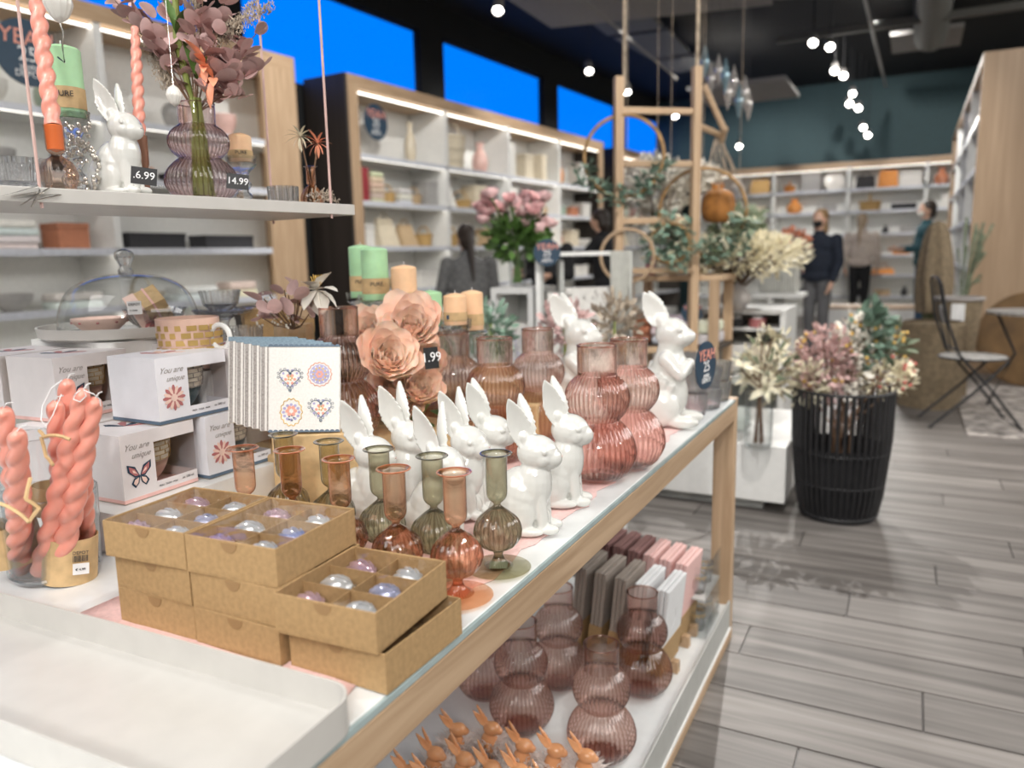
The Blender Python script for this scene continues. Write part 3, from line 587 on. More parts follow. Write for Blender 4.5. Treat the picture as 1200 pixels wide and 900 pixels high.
eggbox((-.430, .551, TZ+.002), math.radians(-1), 'lower kraft box of the near right pile, beside the tray corner', full=False)
eggbox((-.436, .547, TZ+.002+H), math.radians(3), 'upper open topped kraft box of the near right pile with dividers showing', full=True, where='in the right open kraft box')
for k in range(3):
    eggbox((-.562, .546+.002*k, TZ+.002+H*k), math.radians([0, 1, 3.5][k]), ['bottom', 'middle', 'top'][k]+' kraft box of the centre pile of three egg boxes', full=k == 2, where='in the top box of the centre pile')
    eggbox((-.690, .548-.002*k, TZ+.002+H*k), math.radians([1, 0, 4][k]), ['bottom', 'middle', 'top'][k]+' kraft box of the left pile of three egg boxes', full=k == 2, where='in the top box of the left pile')
# ------------------------------------------------------------------ stem vases
vp = smoothprof([(.020, .0045), (.017, .0055), (.013, .0085), (.009, .013), (.0062, .020), (.010, .026), (.023, .033), (.0305, .045), (.0315, .056), (.0275, .069), (.0150, .081), (.0060, .088), (.0056, .092), (.0110, .097), (.0140, .104), (.0144, .118), (.0144, .135), (.0144, .149), (.0146, .155), (.0165, .1575), (.0205, .1588), (.0218, .160), (.0195, .1605), (.0150, .158)], 4)
ribv = lambda t, z, r: r*(1+(.045*math.cos(16*t+z*60)*max(0, math.sin(min(max((z-.022)/.062, 0), 1)*PI))))
VM = {k: MB().lathe(vp, 64, None, ribv).mesh('vase_glass', M[k]) for k in ('orangeg', 'oliveg')}
footmat = {'orangeg': glass('orange_foot', (.96, .66, .48), (.93, .60, .42)), 'oliveg': glass('olive_foot', (.62, .60, .46), (.55, .53, .40))}
baseM = {k: MB().lathe([(.001, .003), (.042, .0028), (.044, .0018)], 48).mesh('foot_disc', footmat[k]) for k in VM}
rimM = {k: MB().torus((0, 0, .1598), .0208, .0009, 40, 6).mesh('rim', mat('rim_'+k, c, .08, coat=1)) for k, c in (('orangeg', (.62, .24, .12)), ('oliveg', (.06, .065, .05)))}
def stemvase(px, py, k, lab, z=TZ+.004, s=1, zt=.16):
    q = ONZ(px, py, z+zt*s); p = Vector((q.x, q.y, z))     # (px, py) is the middle of the rim
    t = thing('stem_vase', lab, 'vase', p, ri(0, 6), 'coloured glass stem vases', scale=s)
    put('vase_glass', VM[k], t); put('foot_disc', baseM[k], t); put('rim', rimM[k], t); return t, p
for px, py, k, lab in [(284, 525, 'orangeg', 'orange glass stem vase farthest left, behind the left egg boxes'), (338.7, 527, 'orangeg', 'orange glass stem vase second from the left'), (396.5, 537.5, 'orangeg', 'orange glass stem vase third from the left, beside the centre egg box'),
                       (461, 549, 'orangeg', 'orange glass stem vase fourth from the left, before the olive vases'), (532, 553, 'orangeg', 'nearest orange glass stem vase with wide orange foot by the right egg box'),
                       (331.5, 509, 'oliveg', 'olive glass stem vase farthest left below the hearts napkin'), (385, 517, 'oliveg', 'olive glass stem vase second from the left on the kraft paper side'), (443.5, 526, 'oliveg', 'olive glass stem vase third from the left before the leftmost rabbit'),
                       (506, 534, 'oliveg', 'olive glass stem vase second from the right between two orange ones'), (581, 531, 'oliveg', 'olive glass stem vase farthest right beside the front rabbit')]:
    t, p = stemvase(px, py, k, lab)
    if (px, k) in ((581, 'oliveg'), (506, 'oliveg')): MB().box((-.012, -.012, .0038), (.012, .012, .0042)).build('sticker', mat('pale_sticker', (.45, .5, .42), .7) if px == 581 else bpy.data.materials['pale_sticker' if 'pale_sticker' in bpy.data.materials else 'white_paper'], t, False)
# ------------------------------------------------------------------ double bubble pink vases
bp_ = smoothprof([(.034, 0), (.044, .002), (.058, .014), (.0695, .036), (.072, .055), (.066, .080), (.053, .100), (.0435, .110), (.0420, .1135), (.046, .118), (.055, .132), (.0595, .150), (.058, .168), (.050, .184), (.040, .194), (.0365, .198), (.0365, .205), (.0368, .225), (.0370, .251), (.0378, .2525), (.0360, .253), (.0350, .249)], 5)
def ribb(t, z, r):
    e = 0
    if z < .113: e = max(0, math.sin(PI*z/.113))**.6
    elif z < .198: e = max(0, math.sin(PI*(z-.113)/.085))**.6
    return r*(1-.05*e+.07*e*abs(math.cos(20*t))**.8)
BV = {k: (MB().lathe(bp_, 200, None, ribb).mesh('vase_glass', M[k]), MB().lathe([(.001, .003), (.032, .0035), (.040, .006), (.030, .010), (.001, .008)], 30).mesh('thick_base', M[k]), MB().torus((0, 0, .252), .0366, .0014, 48, 6).mesh('rim', M[k])) for k in ('pinkg', 'roseg')}
def bubble(p, lab, grp='pink double bubble vases on the tabletop', k='pinkg', s=1):
    t = thing('bubble_vase', lab, 'vase', p, ri(0, 6), grp, scale=s)
    for n, me in zip(('vase_glass', 'thick_base', 'rim'), BV[k]): put(n, me, t)
    return t
for px, py, lab in [(700, 560, 'pink double bubble vase nearest the table edge, right of the front rabbits'), (736, 545, 'pink double bubble vase touching the large white rabbit'), (583, 537, 'pink double bubble vase in the front row behind the smallest gap between rabbits'), (632, 512, 'pink double bubble vase in the middle of the back row'), (535, 520, 'pink double bubble vase beside the black price card and peonies')]:
    bubble(ONZ(px, py, TZ+.004), lab)
zk = TZ+.09
rz_ = AT(405, 512, 1.50); bubble(rz_, 'pink double bubble vase standing on the kraft covered riser behind the napkins')
rs = thing('kraft_riser', 'low riser wrapped in kraft paper under the left pink vase', 'riser', (rz_.x, rz_.y, TZ+.003), math.radians(-4))
MB().box((-.17, -.16, 0), (.20, .24, rz_.z-TZ-.006)).build('riser_box', M['kraftl'], rs, False, bevel=.004)
MB().add([(-.10, -.161, .0), (.16, -.161, 0), (.19, -.27, .0), (-.06, -.27, 0), (-.10, -.161, .001), (.16, -.161, .001), (.19, -.27, .001), (-.06, -.27, .001)], [(0,1,2,3), (4,7,6,5), (0,4,5,1), (1,5,6,2), (2,6,7,3), (3,7,4,0)]).build('paper_flap', M['kraftl'], rs, False)
# ------------------------------------------------------------------ rabbits
def ear(base, tip, wd, th, face, cup=.5):
    b = MB(); p = Vector(base); d = Vector(tip)-p; L_ = d.length; d.normalize(); n = Vector(face); n = (n-d*n.dot(d)).normalized(); a = d.cross(n)
    vs = []; nu, nv = 14, 10
    for s in (0, 1):
        for i in range(nu+1):
            u = i/nu; wdt = wd*.5*max(.02, (math.sin(PI*min(1, (u+.16)/1.16)**.85)))**.75
            for j in range(nv+1):
                v = -1+2*j/nv; off = -cup*wdt*(1-v*v) + (th*(1-.9*abs(v)**3) if s else -th*(1-.9*abs(v)**3))*(1 if s else 1)
                vs.append(p + d*(u*L_) + a*(v*wdt) + n*off)
    fs = []; K = (nu+1)*(nv+1); q = lambda s, i, j: s*K+i*(nv+1)+j
    for i in range(nu):
        for j in range(nv):
            fs.append((q(1,i,j), q(1,i+1,j), q(1,i+1,j+1), q(1,i,j+1))); fs.append((q(0,i,j), q(0,i,j+1), q(0,i+1,j+1), q(0,i+1,j)))
        for j in (0, nv): fs.append((q(0,i,j), q(0,i+1,j), q(1,i+1,j), q(1,i,j)))
    for i in (0, nu):
        for j in range(nv): fs.append((q(0,i,j), q(1,i,j), q(1,i,j+1), q(0,i,j+1)))
    return b.add(vs, fs)
rab = [('e', (-.020, 0, .050), (.041, .037, .053), (0, .25, 0)), ('e', (.003, 0, .072), (.029, .029, .048), (0, .12, 0)), ('e', (-.026, .021, .036), (.037, .020, .038)), ('e', (-.026, -.021, .036), (.037, .020, .038)),
       ('c', (.014, .013, .062), (.020, .013, .010), .0115, .0085), ('c', (.014, -.013, .062), (.020, -.013, .010), .0115, .0085), ('e', (.029, .014, .009), (.016, .0095, .0085)), ('e', (.029, -.014, .009), (.016, .0095, .0085)),
       ('e', (-.006, .026, .008), (.030, .011, .008)), ('e', (-.006, -.026, .008), (.030, .011, .008)), ('e', (-.058, 0, .028), (.013, .013, .013)),
       ('c', (.004, 0, .092), (.008, 0, .112), .020, .020), ('e', (.010, 0, .124), (.032, .0265, .0275), (0, .15, 0)), ('e', (.028, 0, .117), (.020, .0185, .0175), (0, .2, 0)), ('e', (.008, 0, .022), (.022, .016, .022)),
       ('e', (.019, .016, .118), (.014, .010, .012)), ('e', (.019, -.016, .118), (.014, .010, .012)),
       ('e', (.024, .0215, .130), (.0065, .0035, .006)), ('e', (.024, -.0215, .130), (.0065, .0035, .006)), ('e', (.034, 0, .116), (.0135, .0135, .0125)),
       ('c', (-.004, .010, .140), (-.008, .012, .150), .007, .006), ('c', (-.004, -.010, .140), (-.008, -.012, .150), .007, .006),
       ('m', ear((-.004, .012, .138), (-.022, .028, .210), .037, .0033, (.35, .9, .1), .4)), ('m', ear((-.004, -.012, .138), (-.028, -.022, .210), .037, .0033, (.35, -.9, .1), .4))]
rabmesh = blob(rab, .0018, M['ceramic'], 'rabbit_body', 3)
eyem = [MB().ball((.025, s*.0248, .130), (.0036, .0016, .0036), 14, 8).mesh('eye', M['ceramic']) for s in (1, -1)]; nosem = MB().ball((.0475, 0, .120), (.0015, .0022, .0013), 10, 6).mesh('nose', mat('nose_pink', (.66, .50, .46), .2))
def rabbit(p, rz, lab, s=1.0, grp='small white ceramic rabbits', m=None):
    t = thing('ceramic_rabbit', lab, 'figurine', p, rz, grp, scale=s)
    put('body', rabmesh, t); put('eye', eyem[0], t); put('eye', eyem[1], t); put('nose', nosem, t); return t
for px, py, r, lab in [(624, 622, 5, 'white rabbit in the front row nearest the table edge, next to the olive vase'), (662, 590, 8, 'white rabbit directly behind the front right one, beside the nearest pink vase'),
                       (520, 640, -25, 'white rabbit with head lowest, between two olive vases'), (546, 605, -8, 'white rabbit in the middle, half behind the lowest headed one'), (573, 592, 20, 'white rabbit in the middle of the back, in front of the pink vases'),
                       (478, 600, -5, 'white rabbit with the highest ears, just before the peonies'), (436, 622, 0, 'leftmost white rabbit on the table beside the kraft paper')]:
    rabbit(ONZ(px, py, TZ+.004), math.radians(r+8), lab, 1.0 if py > 600 else 1.03)
# two large sitting rabbits with folded paws
big = [('e', (-.015, 0, .085), (.068, .060, .085)), ('e', (0, 0, .15), (.048, .047, .075), (0, .1, 0)), ('e', (-.02, .045, .055), (.060, .032, .055)), ('e', (-.02, -.045, .055), (.060, .032, .055)),
       ('e', (.045, .042, .017), (.045, .021, .018)), ('e', (.045, -.042, .017), (.045, .021, .018)), ('e', (-.085, 0, .05), (.028, .03, .028)),
       ('c', (.0, .045, .185), (.040, .050, .145), .021, .017), ('c', (.040, .050, .145), (.052, .018, .168), .017, .015), ('c', (.0, -.045, .185), (.040, -.050, .145), .021, .017), ('c', (.040, -.050, .145), (.052, -.018, .168), .017, .015),
       ('c', (.0, 0, .19), (.006, 0, .225), .036, .034), ('e', (.008, 0, .250), (.046, .042, .042)), ('e', (.036, 0, .241), (.030, .031, .028)), ('e', (.030, .022, .238), (.024, .018, .020)), ('e', (.030, -.022, .238), (.024, .018, .020)),
       ('e', (.03, .034, .262), (.010, .006, .009)), ('e', (.03, -.034, .262), (.010, .006, .009)), ('e', (.050, 0, .242), (.021, .021, .019)),
       ('m', ear((-.018, .020, .276), (-.062, .034, .362), .066, .006, (.5, .8, .1), .4)), ('m', ear((-.018, -.020, .276), (-.064, -.030, .362), .066, .006, (.5, -.8, .1), .4)),
       ('c', (-.014, .018, .27), (-.022, .021, .288), .013, .010), ('c', (-.014, -.018, .27), (-.022, -.021, .288), .013, .010)]
for s in (1, -1):
    for k in range(5): big.append(('c', (-.055+.018*k, s*(.050+.004*(k % 2)), .16-.012*k), (-.075+.018*k, s*.048, .09-.008*k), .010, .006))
bigmesh = blob(big, .0038, M['ceramic'], 'rabbit_body', 4)
for px, py, r, lab in [(783, 497, 5, 'large white glazed rabbit with folded paws near the far end of the table'), (678, 497, 0, 'large white rabbit mostly hidden behind the pink vases')]:
    t = thing('large_rabbit', lab, 'figurine', ONZ(px, py, TZ+.004), math.radians(r), 'large white ceramic rabbits', scale=.90); put('body', bigmesh, t)
    for s in (1, -1): MB().ball((.033, s*.0385, .262), (.006, .0028, .006), 12, 8).build('eye', M['ceramic'], t)
    MB().ball((.0715, 0, .247), (.002, .004, .0025), 10, 6).build('nose', bpy.data.materials['nose_pink'], t)
# ------------------------------------------------------------------ tumblers and oval sign at the far end
crys = lambda n, a: (lambda t, z, r: r*(1+a*abs(math.cos(n*t+z*220)*math.cos(n*t-z*220))))
def tumbler_mesh(r0, r1, h, n=10, a=.09, m='crystal', nn=80):
    return MB().lathe([(.001, .002), (r0*.8, .001), (r0, .004)]+[(r0+(r1-r0)*k/14, .004+(h-.008)*k/14) for k in range(1, 15)]+[(r1, h), (r1*.93, h), (r0*.86, .008), (.001, .008)], nn, None, crys(n, a)).mesh('tumbler_glass', M[m])
tm = tumbler_mesh(.025, .032, .062)
spots = [(815, 487, 0), (832, 479, 0), (815, 487, 1), (832, 479, 1), (843, 470, 0), (843, 470, 1), (824, 471, 0), (824, 471, 1)]
for i, (px, py, lv) in enumerate(spots):
    q = ONZ(px, py, TZ+.001); t = thing('glass_tumbler', '%s clear cut glass tumbler %s at the far table corner' % (['lower', 'upper'][lv], {815: 'nearest the large rabbit', 832: 'under the oval sign', 843: 'closest to the corner leg', 824: 'in the back row'}[px]), 'tumbler', (q.x, q.y, TZ+.001+.056*lv), 0, 'stacked cut glass tumblers', scale=.95)
    put('tumbler_glass', tm, t); MB().torus((0, 0, .061), .031, .0012, 30, 5).build('rim', M['crystal'], t)
q = AT(827, 428, 1.95); sign(q, .061, math.radians(-10), 'oval looking navy anniversary sign leaning on the stacked tumblers', name='oval_sign', squash=1.0)
# ------------------------------------------------------------------ price cards
def card(p, head, s, label, w_=.034, h_=.025, tilt=-.12, roll=0):
    t = thing('price_card', label, 'price tag', p, 0, rot=(tilt, roll, head+PI/2))
    MB().box((-w_/2, 0, 0), (w_/2, .0012, h_)).build('card', M['black'], t, False); text(s, h_*.62, M['chalk'], t, (0, -.0006, h_*.52)); return t
q = AT(507, 432, 1.43); card(q, toward(q)+.55, '1.99', 'small black price card standing between the peonies and pink vases', .030, .040)
# ------------------------------------------------------------------ peonies
def peony_mesh(seed, R=.045):
    random.seed(seed); b = MB()
    for ring, (n, tilt, rr) in enumerate([(6, .10, .42), (8, .26, .60), (9, .44, .78), (10, .66, .92), (10, .92, 1.0)]):
        for i in range(n):
            a = 2*PI*(i+ri(-.3, .3))/n+ring*.7; tl = tilt+ri(-.12, .12); L_ = R*rr*ri(.9, 1.1)
            vs = []; fs = []
            for u in range(5):
                for v in range(5):
                    uu = u/4; vv = (v/4-.5)*2; wd = L_*.56*math.sin(PI*(.18+.68*uu))*vv; cv = .35*L_*(vv*vv)
                    rad = L_*math.sin(min(1, uu)*1.25)*math.sin(tl)*1.05+.25*L_*uu*math.sin(tl)+R*.08; hh = L_*uu*math.cos(tl*.75)+.18*L_*uu*uu*math.cos(tl) + ri(-.02, .02)*R*uu
                    rad -= cv*.5*math.cos(tl); p = Vector((rad, wd, hh + cv*.25)); p.rotate(Euler((0, 0, a))); vs.append(p)
            for u in range(4):
                for v in range(4): k = u*5+v; fs.append((k, k+1, k+6, k+5))
            b.add(vs, fs)
    me = b.mesh('petals', M['peony'], ang=60); return me
pm = [peony_mesh(s) for s in (1, 2, 3)]; random.seed(11)
pst = thing('peony_bunch', 'bunch of salmon peonies lying between the left pink vase and the others', 'flowers', AT(465, 470, 1.60), 0)
PW = pst.location
for i, (px, py, d, s) in enumerate([(481, 384, 1.52, 1.35), (455, 420, 1.46, 1.3), (500, 425, 1.60, .9), (432, 385, 1.66, 1.0), (490, 455, 1.53, 1.1), (458, 452, 1.54, 1.1), (450, 478, 1.56, .8), (478, 474, 1.52, .7), (497, 402, 1.66, .7)]):
    p = AT(px, py, d); n = (EYE-p).normalized()*1.0+Vector((ri(-.5, .5), ri(-.3, .3), .55)); q = n.to_track_quat('Z', 'Y').to_euler()
    f = put('peony_head', pm[i % 3], pst, p-PW-n.normalized()*.02, q, s)
b = MB()
for px, py, d in ((481, 400, 1.58), (454, 435, 1.53), (500, 435, 1.62), (430, 395, 1.66)):
    p = AT(px, py, d)-PW; b.tube([p, p+Vector((.01, .02, -.05)), Vector((ri(-.03, .03), ri(-.02, .04), -.10))], .0025, 6)
b.build('stems', M['stem'], pst)
b = MB()
for i in range(14): b.leaf(Vector((ri(-.06, .06), ri(-.03, .06), ri(-.06, .06))), (ri(-1, 1), ri(-1, 1), ri(-.2, .8)), .05, .025)
stuff(b.build('leaves', M['greenleaf'], pst))
# ------------------------------------------------------------------ pillar candles on glass holders
def pillar(p, r, h, col, lab, holder=.10, band=True, hr=None, num=0, hl=None, htop=None):
    if holder:
        hp = Vector((p[0], p[1], p[2]-holder)); R = hr or r*1.35
        t = thing('candle_holder', hl or 'glass pedestal under the '+lab.split(' beside')[0].split(' in the')[0].split(' at the')[0].split(' half')[0].split(' nearest')[0], 'candle holder', hp, ri(0, 6))
        MB().lathe(smoothprof([(R*.9, .0), (R*.95, .004), (R*.5, .010), (R*.3, holder*.3), (R*.48, holder*.45), (R*.3, holder*.6), (R*.42, holder*.75), (R*.8, holder*.92), (R, holder*.96)], 4), 32, None, lambda a, z, q: q*(1+.05*math.cos(10*a))).build('pedestal', M['crystal'], t)
        MB().lathe([(.001, holder-.004), (R, holder-.004), (R*1.04, holder+.012), (R*1.01, holder+.012), (R*.97, holder-.001), (.001, holder-.001)], 36).build('dish', M['clear'], t)
    t = thing('pillar_candle', lab, 'candle', p, toward(p)+PI/2+ri(-.1, .1), 'pillar candles with kraft bands')
    MB().lathe([(.001, 0), (r, 0), (r, h-.004), (r-.003, h-.001), (r*.5, h+.002), (.002, h+.004)], 36).build('wax', M[col], t)
    MB().tube([(0, 0, h), (.001, 0, h+.010)], .0009, 6).build('wick', M['paper'], t)
    if band:
        MB().lathe([(r+.0005, h*.12), (r+.0008, h*.12), (r+.0008, h*.42), (r+.0005, h*.42)], 36).build('paper_band', M['kraftl'], t)
        if col == 'green' or r < .022: text('PURE', r*.42, M['ink'], t, (0, -r-.0018, h*.31))
        else: MB().box((-r*.45-.004, -r*.86, h*.20), (-r*.45+.006, -r*.84, h*.34)).build('stamp', M['navy'], t, False).location = (-.002, -.0015, 0)
    return t
for px, py, d, r, h, c, ho, lab in [(425, 348, 1.92, .029, .125, 'green', .12, 'tall green pillar candle at the back left of the candle group'), (441, 351, 1.80, .031, .118, 'green', .13, 'tall green pillar candle with printed band in front'), (475, 364, 1.76, .029, .100, 'peach', .12, 'tall peach pillar candle beside the tall green pair'),
                                   (505, 381, 1.85, .029, .080, 'green', .10, 'short green pillar candle in the middle of the group'), (534, 380, 1.72, .026, .066, 'peach', .10, 'short peach pillar candle nearest the pink vases'), (554, 386, 1.80, .026, .088, 'peach', .09, 'peach pillar candle half hidden behind the short peach one')]:
    q = AT(px, py, d); pillar(q, r, h, c, lab, q.z-.828)
cr2 = thing('candle_riser', 'kraft riser carrying the pillar candle holders', 'riser', (-1.0, 1.50, TZ+.003), math.radians(8))
MB().box((-.22, -.04, 0), (.28, .26, .826-TZ-.003)).build('riser_box', M['kraftl'], cr2, False, bevel=.004)  # kraft block, mostly hidden behind vases and peonies
# ------------------------------------------------------------------ mug gift boxes
RT = .795
t = thing('white_riser', 'low white riser under the mug gift boxes', 'riser', (-1.0, .68, TZ+.001)); MB().prism([(x-.27, y+.30) for x, y in rrect(.275, .30, .02)], 0, RT-TZ-.002).build('riser_block', M['white'], t, ang=25)
def mugmesh():
    pr = smoothprof([(.018, 0), (.019, .003), (.027, .012), (.036, .030), (.041, .055), (.0425, .075), (.0405, .075), (.038, .05), (.024, .012), (.001, .008)], 4)
    return pr
def mug(t, style, p):
    pr = mugmesh(); m1, m2 = (('mugcream', 'mugpink'), ('mugcream', 'mugteal'))[style]
    g = put('mug', None, t, p); 
    MB().lathe([q for q in pr if q[1] < .036 and pr.index(q) < 22], 32).build('mug_foot', M[m2], g); MB().lathe([q for i, q in enumerate(pr) if (q[1] >= .030 or i >= 22)], 32).build('mug_wall', M[m1], g)
    b = MB()
    for k in range(5):
        z = .038+.0075*k; r = .0385+.0028*(z-.03)/.045*1.4; b.torus((0, 0, z), r+.0006, .0006, 32, 4)
        for i in range(12):
            a = 2*PI*(i+.5*(k % 2))/12; b.box((-.0005, -.0004, 0), (.0005, .0004, .0065), T((r+.0016)*math.cos(a), (r+.0016)*math.sin(a), z) @ RZ(a))
    b.build('printed_bricks', M['gold'] if style == 0 else M['greystripe'], g)
def printflower(par, y, z, r, x=.0006):
    for k in range(16):
        a = 2*PI*k/16; m = M['dustyrose'] if k % 2 == 0 else M['roselight']; q = 1.0 if k % 2 == 0 else .9
        pts = [(r*.22*math.cos(a)+u*math.cos(a)*r*q-w_*math.sin(a)*r, r*.22*math.sin(a)+u*math.sin(a)*r*q+w_*math.cos(a)*r) for u, w_ in [(0, -.03), (.3, -.12), (.62, -.14), (.80, -.06), (.83, 0), (.80, .06), (.62, .14), (.3, .12), (0, .03)]]
        MB().prism(pts, 0, .0003+.0002*(k % 2), T(x, y, z) @ RZ(PI/2) @ RX(PI/2)).build('printed_petal', m, par, False)
    MB().cyl((0, 0, 0), r*.3, .0008, 16).build('printed_centre', M['roselight'], par).matrix_local = T(x, y, z) @ RY(PI/2)
def printbutterfly(par, y, z, s, x=.0006):
    for sg in (1, -1):
        for pts, m, e in (([(0, 0), (.35, .75), (1, 1), (.95, .45), (.4, -.05)], 'navy', 0), ([(.1, .08), (.4, .6), (.85, .85), (.8, .45), (.4, .08)], 'dustyrose', .0002), ([(.2, .2), (.45, .5), (.6, .55), (.55, .35)], 'roselight', .0004), ([(0, 0), (.5, -.1), (.75, -.45), (.45, -.8), (.12, -.5)], 'navy', 0), ([(.1, -.08), (.45, -.2), (.58, -.45), (.4, -.65), (.2, -.45)], 'roselight', .0002)):
            q = [(sg*a*s, b_*s) for a, b_ in pts]; q = q if sg == 1 else q[::-1]
            MB().prism(q, 0, .0003+e, T(x, y, z) @ RZ(PI/2) @ RX(PI/2)).build('printed_wing', M[m], par, False)
def mugbox(p, rz, style, label, bright=False, detail=True, W=.115, L_=.136, H_=.105):
    t = thing('mug_box', label, 'box', p, rz, 'gift boxes each holding a bowl shaped mug'); c = M['boxwhite2'] if bright else M['boxwhite']; th = .0015
    MB().box((-W, 0, 0), (0, L_, th)).build('box_floor', M['kraft'], t, False); MB().box((-W, 0, H_-th), (0, L_, H_)).build('box_lid', c, t, False)
    MB().box((-W, 0, th), (0, th, H_-th)).build('end_panel', c, t, False); MB().box((-W, th, th), (-W+th, L_, H_-th)).build('back_panel', M['kraft'] if detail else c, t, False)
    wy0, wy1, wz0, wz1 = L_*.43, L_*.99, H_*.20, H_*.80
    f = MB(); x0 = -th
    f.box((x0, th, th), (0, wy0, H_-th)); f.box((x0, wy0, th), (0, L_, wz0)); f.box((x0, wy0, wz1), (0, L_, H_-th)); f.build('front_panel', c, t, False)
    MB().box((-W+th, L_-th, wz0*.99), (0-th, L_, wz1)).build('side_film', M['acryl'], t, False); MB().box((-W+th, L_-th, th), (x0, L_, wz0)).build('side_panel', c, t, False); MB().box((-W+th, L_-th, wz1), (x0, L_, H_-th)).build('side_panel', c, t, False)
    MB().box((-.0012, wy0, wz0), (-.0009, L_, wz1)).build('window_film', M['film'], t, False)
    MB().box((-W, -.0003, .0005), (.0004, L_+.0002, .006)).build('coloured_base_band', M['slate'] if style else M['pinkpaper'], t, False)
    if detail:
        mug(t, style, (-W*.5, L_*.60, .010))
        text('You are', .0135, M['greystripe'], t, (.0006, L_*.20, H_*.80), (PI/2, 0, PI/2), .0001, shear=.5); text('unique', .0125, M['greystripe'], t, (.0006, L_*.25, H_*.67), (PI/2, 0, PI/2), .0001, shear=.5)
        text('ca. 500 ml', .0055, M['ink'], t, (.0006, L_*.86, H_*.135), (PI/2, 0, PI/2), .0001); text('MUG · TASSE · MOK', .004, M['ink'], t, (.0006, L_*.58, H_*.12), (PI/2, 0, PI/2), .0001)
        if style: printflower(t, L_*.215, H_*.38, .020)
        else: printbutterfly(t, L_*.215, H_*.36, .021)
    for k in range(4): MB().prism([(0, 0), (.010, -.004), (.034, -.006), (.040, 0), (.030, .007), (.010, .004)], 0, .0003, T(-W*.5, L_*.4, H_) @ RZ(1.1+k*.75)).build('printed_petal', M['dustyrose' if k % 2 else 'roselight'] if style else M['navy' if k % 2 else 'dustyrose'], t, False)
    return t
BH = .105
q = ONZ(147, 592, RT); lo = Vector((q.x, q.y, RT))
mugbox(lo, math.radians(1), 0, 'lower mug box with butterfly print, just behind the left kraft egg boxes')
mugbox(lo+Vector((.008, .150, 0)), math.radians(-2), 1, 'lower mug box with flower print and slate band, left of the striped napkins', True)
up = ONZ(188, 499, RT+BH+.001)
mugbox(up, math.radians(-1), 1, 'topmost mug box with flower print and teal mug, above the butterfly box', True)
ul = ONZ(70, 496, RT+BH+.001)
mugbox(ul, math.radians(3), 0, 'upper mug box with cream brick mug behind the pink candles')
mugbox(ul+Vector((-.125, -.012, 0)), math.radians(3), 0, 'upper mug box cut by the left picture edge', detail=False)
mugbox(up+Vector((-.125, .16, 0)), math.radians(1), 0, 'upper mug box at the back left below the glass dome', detail=False); mugbox(up+Vector((-.005, .15, -.002)), math.radians(-1), 0, 'upper mug box directly behind the topmost flower one', detail=False)
mugbox(lo+Vector((-.130, -.004, 0)), 0, 0, 'lower mug box hidden behind the twisted candles', detail=False)
mugbox(lo+Vector((-.130, .147, 0)), 0, 0, 'lower mug box in the hidden back row', detail=False)
# ------------------------------------------------------------------ napkins with hearts
def ring_print(par, m, pts, w_, y=-.0004, closed=True, name='printed_outline'):
    b = MB(); n = len(pts); P_ = [Vector((x, y, z)) for x, z in pts]+([Vector((pts[0][0], y, pts[0][1]))] if closed else [])
    b.tube(P_, w_, 4, False); return b.build(name, M[m], par)
def heart(s, n=40): return [(s*.058*16*math.sin(t)**3, s*.058*(13*math.cos(t)-5*math.cos(2*t)-2*math.cos(3*t)-math.cos(4*t))) for t in [2*PI*i/n for i in range(n)]]
def dots(par, m, c, R, n, r, y=-.0004, ph=0, name='printed_dots'):
    b = MB()
    for i in range(n):
        a = 2*PI*i/n+ph; b.prism([(r*math.cos(k*PI/4), r*math.sin(k*PI/4)) for k in range(8)], 0, .0003, T(c[0]+R*math.cos(a), y+.0003, c[1]+R*math.sin(a)) @ RX(PI/2))
    return b.build(name, M[m], par, False)
nw, nh, nth = .112, .136, .010
qn = AT(400, 505, 1.22); hd = -1.02
nd = Vector((math.cos(hd+PI/2), math.sin(hd+PI/2), 0))
fr = thing('heart_napkin', 'front folded white linen napkin printed with hearts and round flowers', 'napkin', qn-nd*nw*.52+Vector((0, 0, 0)), 0, rot=(-.20, .03, hd+PI/2))
MB().box((-nw/2, 0, 0), (nw/2, nth, nh)).build('cloth', M['linen'], fr, False, bevel=.002)
for (x, z), k in (((-.022, .086), 'h'), ((.024, .092), 'r'), ((-.020, .032), 'o'), ((.026, .038), 'h')):
    if k == 'h':
        ring_print(fr, 'slate', [(x+a, z+c*.95+.001) for a, c in heart(.0175)], .0005); dots(fr, 'lilac', (x, z), .013, 10, .0020); dots(fr, 'coral', (x, z-.002), .007, 6, .0024); dots(fr, 'gold', (x, z), .003, 5, .0016)
        b = MB()
        for a, c in heart(.0205, 22): b.torus((x+a, z+c, 0), .0017, .0004, 8, 3)
        b.build('printed_scallops', M['slate'], fr).matrix_local = RX(PI/2)@T(0, 0, .0004)
    elif k == 'r':
        ring_print(fr, 'coral', [(x+.0185*math.cos(a)*(1+.05*math.cos(16*a)), z+.0185*math.sin(a)*(1+.05*math.cos(16*a))) for a in [2*PI*i/96 for i in range(96)]], .0006)
        MB().prism([(.0155*math.cos(a), .0155*math.sin(a)) for a in [2*PI*i/32 for i in range(32)]], 0, .0003, T(x, -.0001, z) @ RX(PI/2)).build('printed_disc', M['lilac'], fr, False); dots(fr, 'gold', (x, z), .010, 12, .0016, -.0007); dots(fr, 'coral', (x, z), .004, 6, .0022, -.0007); dots(fr, 'paper', (x, z), .013, 12, .0012, -.0007)
    else:
        ring_print(fr, 'yellowflower', [(x+.0165*math.cos(a)*(1+.06*math.cos(14*a)), z+.021*math.sin(a)*(1+.06*math.cos(14*a))) for a in [2*PI*i/96 for i in range(96)]], .0007); dots(fr, 'lilac', (x, z), .012, 12, .0024); dots(fr, 'coral', (x, z+.002), .006, 6, .0032); dots(fr, 'slate', (x, z-.009), .004, 5, .0016)
